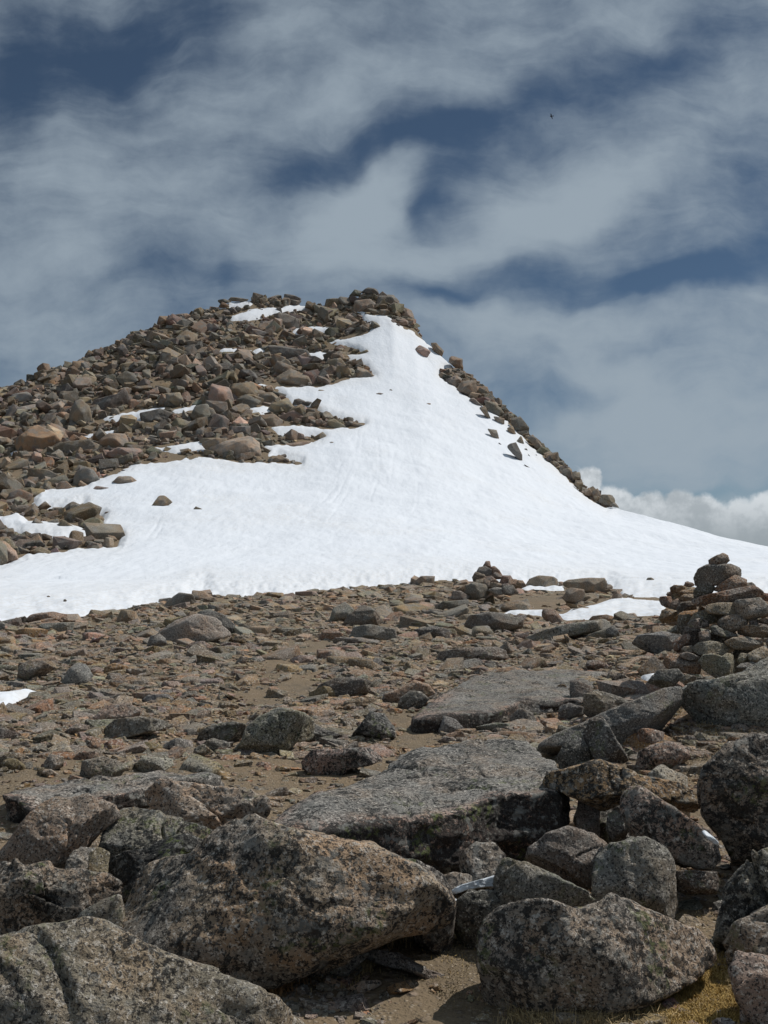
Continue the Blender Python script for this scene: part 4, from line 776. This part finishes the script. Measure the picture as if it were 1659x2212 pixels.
for (base, side), L_ in lab.items():
    L_.sort(key=lambda it: it[0][:, 1].min() if side == 'top' else it[0][:, 0].min())
    for i, it in enumerate(L_): it.append(base if len(L_) == 1 else f'{base}, {ORD[i]} from {"top" if side == "top" else "left"}')
for p, tk, _, lb in items:
    seed += 1; rg = np.random.default_rng(seed); xm, ym = p[:, 0].mean(), p[:, 1].mean()
    k = p[:, 1].argmax(); Yf = hit(xm, min(p[k, 1]-.1*np.ptp(p[:, 1]), 1400), 12); YRm = float(np.interp(float(px2at(xm, ym)[0]), _fa, _fy)); Yf = min(Yf, YRm-1)
    P, Fc, C = traced(p.mean(0)+(p-p.mean(0))*(1.12 if xm < 900 else 1.06), Yf, .95, seed, 13, .8)
    if snow_sd(np.array([xm]), np.array([ym]))[0] > 1: C = C+np.array([0, 0, .3+.05*(xm > 880)])
    link('slope_rock', mkmesh('slope_rock', P, Fc, M['far'] if Yf > 30 else M['mid'], tcol(tk, rg.uniform(.1, .45), rg)), C, label=lb, category='rock', group='large rocks of the mountain slope')

# ------------------------------------------------------------------ scattered rocks
NPR = 26
PRS = {l: [proto(l, 500+i, flat=f_) for i, f_ in zip(range(NPR), np.linspace(.36, .8, NPR))] for l in (1, 2, 3)}
PRF = {l: [proto(l, 700+i, flat=f_) for i, f_ in zip(range(NPR), np.linspace(.22, .62, NPR))] for l in (1, 2, 3)}
PR = PRS
KEYS = np.array(list('gptbdorlkn'))
def rotm(rz, tx, ty):
    n = len(rz); cz, sz = np.cos(rz), np.sin(rz); Rz = np.zeros((n, 3, 3)); Rz[:, 0, 0] = cz; Rz[:, 0, 1] = -sz; Rz[:, 1, 0] = sz; Rz[:, 1, 1] = cz; Rz[:, 2, 2] = 1
    c, s = np.cos(tx), np.sin(tx); Rx = np.zeros((n, 3, 3)); Rx[:, 0, 0] = 1; Rx[:, 1, 1] = c; Rx[:, 1, 2] = -s; Rx[:, 2, 1] = s; Rx[:, 2, 2] = c
    c, s = np.cos(ty), np.sin(ty); Ry = np.zeros((n, 3, 3)); Ry[:, 1, 1] = 1; Ry[:, 0, 0] = c; Ry[:, 0, 2] = s; Ry[:, 2, 0] = -s; Ry[:, 2, 2] = c
    return Ry@Rx@Rz
def stuff(name, pos, size, rz, tx, ty, tint, pr, level, mat, label, cat, smooth=False):
    R = rotm(rz, tx, ty)*size[:, None, None]; VV, FF, TT = [], [], []; n0 = 0
    for l in (1, 2, 3):
        for k in range(NPR):
            m = (pr == k) & (level == l)
            if not m.any(): continue
            P, Fc = PR[l][k]; v = np.einsum('nij,kj->nki', R[m], P)+pos[m][:, None]; n = m.sum()
            VV.append(v.reshape(-1, 3)); FF.append((Fc[None]+(n0+np.arange(n)*len(P))[:, None, None]).reshape(-1, 3)); TT.append(np.repeat(tint[m], len(P), 0)); n0 += n*len(P)
    return link(name, mkmesh(name, np.concatenate(VV), np.concatenate(FF), mat, np.concatenate(TT), smooth), kind='stuff', label=label, category=cat)
def singles(name, idx, pos, size, rz, tx, ty, tint, pr, mat, keys, where, noun, grp, flat=False):
    R = rotm(rz, tx, ty)
    for i in idx:
        P, Fc = PR[3][pr[i]]; v = (P*size[i])@R[i].T
        w, rg_ = where(i)
        link(name, mkmesh(name, v, Fc, mat, tint[i], not flat), tuple(pos[i]), label=f'{colw[keys[i]]} {noun} {w}', category=noun.split()[-1], group=f'{colw[keys[i]]} {grp} {w}')

# slope scree
n = 40000; rg = np.random.default_rng(11)
a = rg.uniform(-.62, .34, n); Ys = np.sqrt(rg.uniform(50**2, 246**2, n)); a[:3500] = rg.uniform(.02, .26, 3500)
YRa = np.interp(a, _fa, _fy); Ys[:3500] = YRa[:3500]-rg.uniform(-2, 26, 3500); Xs = a*Ys; ok = Ys < YRa+5
Zs = height(Xs, Ys); P = np.stack([Xs, Ys, Zs], -1); px, py = world2px(P); sdv = snow_sd(px, py)
size = np.exp(rg.normal(size=n)*.58)*.41*(1+.3*sst(Ys, 120, 220)); size = np.where(rg.random(n) < .05, size*2.1, size); size = np.clip(size, .16, np.where(px > 880, .85, 2.1))
size = np.where((px > 880), size*1.5, size)
ok &= (sdv < -2.5-.012*Ys*size+rg.normal(size=n)*1.5 + np.where((rg.random(n) < .13) & (px < 860), 8, 0)) & ((Ys > 66) | (py < 1250))
ok &= ~((a > .02) & (Ys < YRa-45)) & ~((px > 900) & (py > 1100))
ok &= ~((py > 1222) & (px < 300)) 
key = rg.choice(KEYS, n, p=[.20,.07,.17,.30,.05,.02,.03,.02,.11,.03]); tint = np.array([tcol(k, 0, rg, .2) for k in key]); tint[:, 3] = rg.uniform(.05, .45, n); tint[:, :3] *= np.exp(rg.normal(size=(n, 1))*.30)*[.80, .76, .71]
rz = rg.uniform(0, 6.28, n); tx = rg.normal(size=n)*.42+.2; ty = rg.normal(size=n)*.42; pr = rg.integers(0, NPR, n)
pos = P.copy(); pos[:, 2] += size*rg.uniform(-.12, .42, n)
# summit outcrop gets a pile
app = size/Ys*F
inside = ok & (px > 0) & (px < 1659) & (py > 600)
# rough visibility: hidden just behind the crest counts as unseen
score = np.where(inside & (Ys < YRa-2), app, -1); top = np.argsort(-score)[:180]
rest = ok.copy(); rest[top] = False
level = np.where(app > 2.2, 2, 1)
stuff('scree', pos[rest], size[rest], rz[rest], tx[rest], ty[rest], tint[rest], pr[rest], level[rest], M['far'], 'smaller brown and grey rocks covering the mountain slope', 'scree')
def where_slope(i):
    r_, _ = region(px[i], py[i]); return 'packed ' + r_.replace('alone on the white snow slope', 'at the edge of the snow slope'), r_
singles('scree_rock', top, pos, size, rz, tx, ty, tint, pr, M['far'], key, where_slope, 'angular rock', 'angular rocks', True)

# stones of the flat
PR = PRF
n = 58000; rg = np.random.default_rng(12)
rowy = np.where(rg.random(n) < .80, rg.uniform(1254, 1640, n), rg.uniform(1600, 2260, n)); colx = rg.uniform(-260, 1920, n)
a, t = px2at(colx, rowy)
Ycand = np.geomspace(3, 90, 700); 
Hc = None
Ys = np.zeros(n)
ab = np.linspace(a.min(), a.max(), 160)
tt = np.array([(height(x*Ycand, Ycand)-EYE)/Ycand for x in ab])
tt = np.maximum.accumulate(tt, 1)
bi = np.clip(np.searchsorted(ab, a), 0, 159)
for b in range(160):
    m = bi == b
    if m.any(): Ys[m] = np.interp(t[m], tt[b], Ycand)
Xs = a*Ys; Zs = height(Xs, Ys); P = np.stack([Xs, Ys, Zs], -1); px, py = world2px(P); sdv = snow_sd(px, py)
bare = np.zeros(n)
for bx, by, rx, ry in [(600,1440,60,30),(640,1480,60,35),(560,1500,60,30),(540,1580,70,25),(900,1600,70,40),(870,1560,60,30),(1170,1300,90,22),(1040,1290,60,12),(680,1400,40,20),(380,1600,60,15),(980,2060,220,140),(960,2180,160,60),(1400,1990,130,60),(1500,2150,170,80)]:
    bare = np.maximum(bare, np.exp(-((px-bx)/rx)**2-((py-by)/ry)**2))
ok = (sdv < -2) & (Ys < 75) & (rg.random(n) > bare*1.12)
ap = np.exp(rg.normal(size=n)*.66)*8.2*(1+.35*sst(py, 1500, 2000)); big = (np.arange(n) < 620) & (rowy < 1640); ap = np.where(big, rg.uniform(24, 70, n)*(.55+.6*sst(py, 1280, 1600)), ap); size = np.clip(ap*Ys/F*.5*1.35, .006, .75)
ap = size/Ys*F
key = rg.choice(KEYS, n, p=[.22,.12,.20,.20,.04,.05,.03,.04,.07,.03]); tint = np.array([tcol(k, 0, rg, .2) for k in key])*[1.06, .99, .88, 1]; tint[:, 3] = rg.uniform(.0, .6, n)
rz = rg.uniform(0, 6.28, n); tx = rg.normal(size=n)*.24; ty = rg.normal(size=n)*.24; pr = rg.integers(0, int(NPR*.8), n)
pos = P.copy(); pos[:, 2] += size*rg.uniform(-.16, .10, n); pr = np.where(big, rg.integers(0, 9, n), pr); pos[:, 2] -= np.where(big, size*.10, 0); tx = np.where(big, tx*.35+.05, tx); ty = np.where(big, ty*.35, ty); ok &= ~(big & (bare > .2))
inside = ok & (px > -10) & (px < 1670) & (py < 2230)
top = np.argsort(-np.where(inside & (py < 1700), ap, -1))[:190]
rest = ok.copy(); rest[top] = False; level = np.where(ap > 7, 3, np.where(ap > 2.5, 2, 1))
sm = rest & (py > 1600)
stuff('rubble', pos[rest], size[rest], rz[rest], tx[rest], ty[rest], tint[rest], pr[rest], level[rest], M['mid'], 'small brown and grey stones strewn over the soil', 'stones')
def where_flat(i):
    x, y = px[i], py[i]
    r = ('just below the snow edge' if y < 1330 else 'halfway across the stony flat' if y < 1480 else 'near the foreground slabs')
    c = 'on the left' if x < 450 else 'left of the middle' if x < 800 else 'right of the middle' if x < 1200 else 'on the right'
    return f'{r} {c}', r
singles('ground_stone', top, pos, size, rz, tx, ty, tint, pr, M['mid'], key, where_flat, 'stone', 'stones')

# ------------------------------------------------------------------ grass
def blades(name, spots, label):
    rg = np.random.default_rng(21); VV, TT = [], []
    for x, y, sx, sy, n, h, col, lean in spots:
        Yc = hit(x, y); a, _ = px2at(x, y)
        bx = float(a)*Yc + rg.normal(size=n)*sx*Yc/F; by = Yc + rg.normal(size=n)*sy*Yc/F*(Yc/EYE)
        k = max(1, n//14); cx_ = rg.integers(0, k, n); ox = rg.normal(size=k)*sx*Yc/F; oy = rg.normal(size=k)*sy*Yc/F*(Yc/EYE)
        bx = np.where(rg.random(n) < .6, float(a)*Yc+ox[cx_]+rg.normal(size=n)*.012, bx); by = np.where(rg.random(n) < .6, Yc+oy[cx_]+rg.normal(size=n)*.012, by)
        bz = height(bx, by)-.006
        hh = h*rg.uniform(.35, 1.25, n); an = rg.uniform(0, 6.28, n); ln = rg.uniform(.2, 1.3, n)*lean
        dx, dy = np.cos(an), np.sin(an); w = rg.uniform(.0008, .0019, n)*(1 if h > .03 else 1.3)
        B = np.stack([bx, by, bz], 1); side = np.stack([-dy, dx, 0*dx], 1)*w[:, None]
        m = B+np.stack([dx*hh*ln*.35, dy*hh*ln*.35, hh*.6], 1); tip = B+np.stack([dx*hh*ln, dy*hh*ln, hh*np.clip(1-.3*ln, .3, 1)], 1)
        VV.append(np.stack([B-side, B+side, m+side*.7, m-side*.7, tip], 1)); c = np.array(col)*rg.uniform(.6, 1.35, (n, 1))
        TT.append(np.repeat(np.concatenate([c, np.ones((n, 1))], 1), 5, 0))
    V = np.concatenate(VV); n = len(V); f = np.array([[0, 1, 2], [0, 2, 3], [3, 2, 4]]); Fc = (np.arange(n)[:, None, None]*5+f[None]).reshape(-1, 3)
    link(name, mkmesh(name, V.reshape(-1, 3), Fc, M['grass'], np.concatenate(TT), False), kind='stuff', label=label, category='grass')
S_ = (.42, .31, .16); G_ = (.40, .27, .09); R_2 = (.30, .17, .08); N_ = (.22, .17, .10)
blades('dry_grass', [(600,2120,28,14,900,.055,R_2,1),(570,2105,24,10,500,.05,S_,1),(690,2075,40,8,500,.04,R_2,1),(800,2035,26,10,700,.06,S_,1),(835,2020,40,10,700,.04,S_,1),(790,2090,16,6,300,.04,S_,1),(700,2110,60,14,600,.02,S_,1),
  (1000,2130,90,20,1500,.012,N_,1),(1060,2060,70,20,900,.014,S_,1),(900,2010,60,16,800,.02,G_,1),(950,2030,60,16,700,.02,N_,1),(1540,2110,55,26,9000,.022,G_,.7),(1470,2150,60,26,7000,.022,G_,.7),(1600,2170,50,26,6000,.024,G_,.7),(1350,2180,60,24,3500,.03,S_,1),(1290,2205,50,14,1500,.07,S_,1),(1640,2140,30,20,1500,.05,S_,1),(1180,2210,40,12,800,.07,S_,1),
  (1450,2200,70,16,5000,.024,G_,.7),(1150,2150,60,24,1500,.016,S_,1),(1400,1960,60,16,1800,.016,N_,1),(1470,1990,50,16,1500,.016,S_,1),(1300,1930,24,8,700,.022,R_2,1),(1480,1545,16,10,400,.09,S_,1),(1540,1580,30,8,700,.07,S_,1),(1450,1640,40,20,1200,.05,N_,1),(1500,1620,30,14,600,.05,N_,1),(395,1745,8,4,60,.14,S_,.5),(420,2085,10,4,60,.10,N_,.5),(880,1890,40,10,300,.02,N_,1)], 'dry straw coloured grass and golden moss between the foreground boulders')

# ------------------------------------------------------------------ bird
d0 = ray(1191, 251); C = CAMP+d0*(95/d0[1]); D, Fb = ico(3)
b = D*[.05, .17, .045]; b[:, 0] *= 1+.2*(D[:, 1] > 0); VV = [b]; FF = [Fb]
for s in (-1, 1):
    w = D.copy(); t_ = np.abs(w[:, 0]+1)/2; w = np.stack([s*(.02+.30*t_), w[:, 1]*(.075*(1-t_*.75)+.01)-.05*t_**2, .10*t_-.10*t_**2*1.4+w[:, 2]*.008], 1)
    FF.append(Fb+len(D)*len(VV)); VV.append(w)
w = D*[.045, .09, .008]+[0, -.2, 0]; FF.append(Fb+len(D)*len(VV)); VV.append(w)
o = link('bird', mkmesh('bird', np.concatenate(VV), np.concatenate(FF), M['bird']), C, label='tiny dark bird gliding in the blue gap of the clouds', category='bird')
o.rotation_euler = (math.radians(15), math.radians(40), math.radians(60))
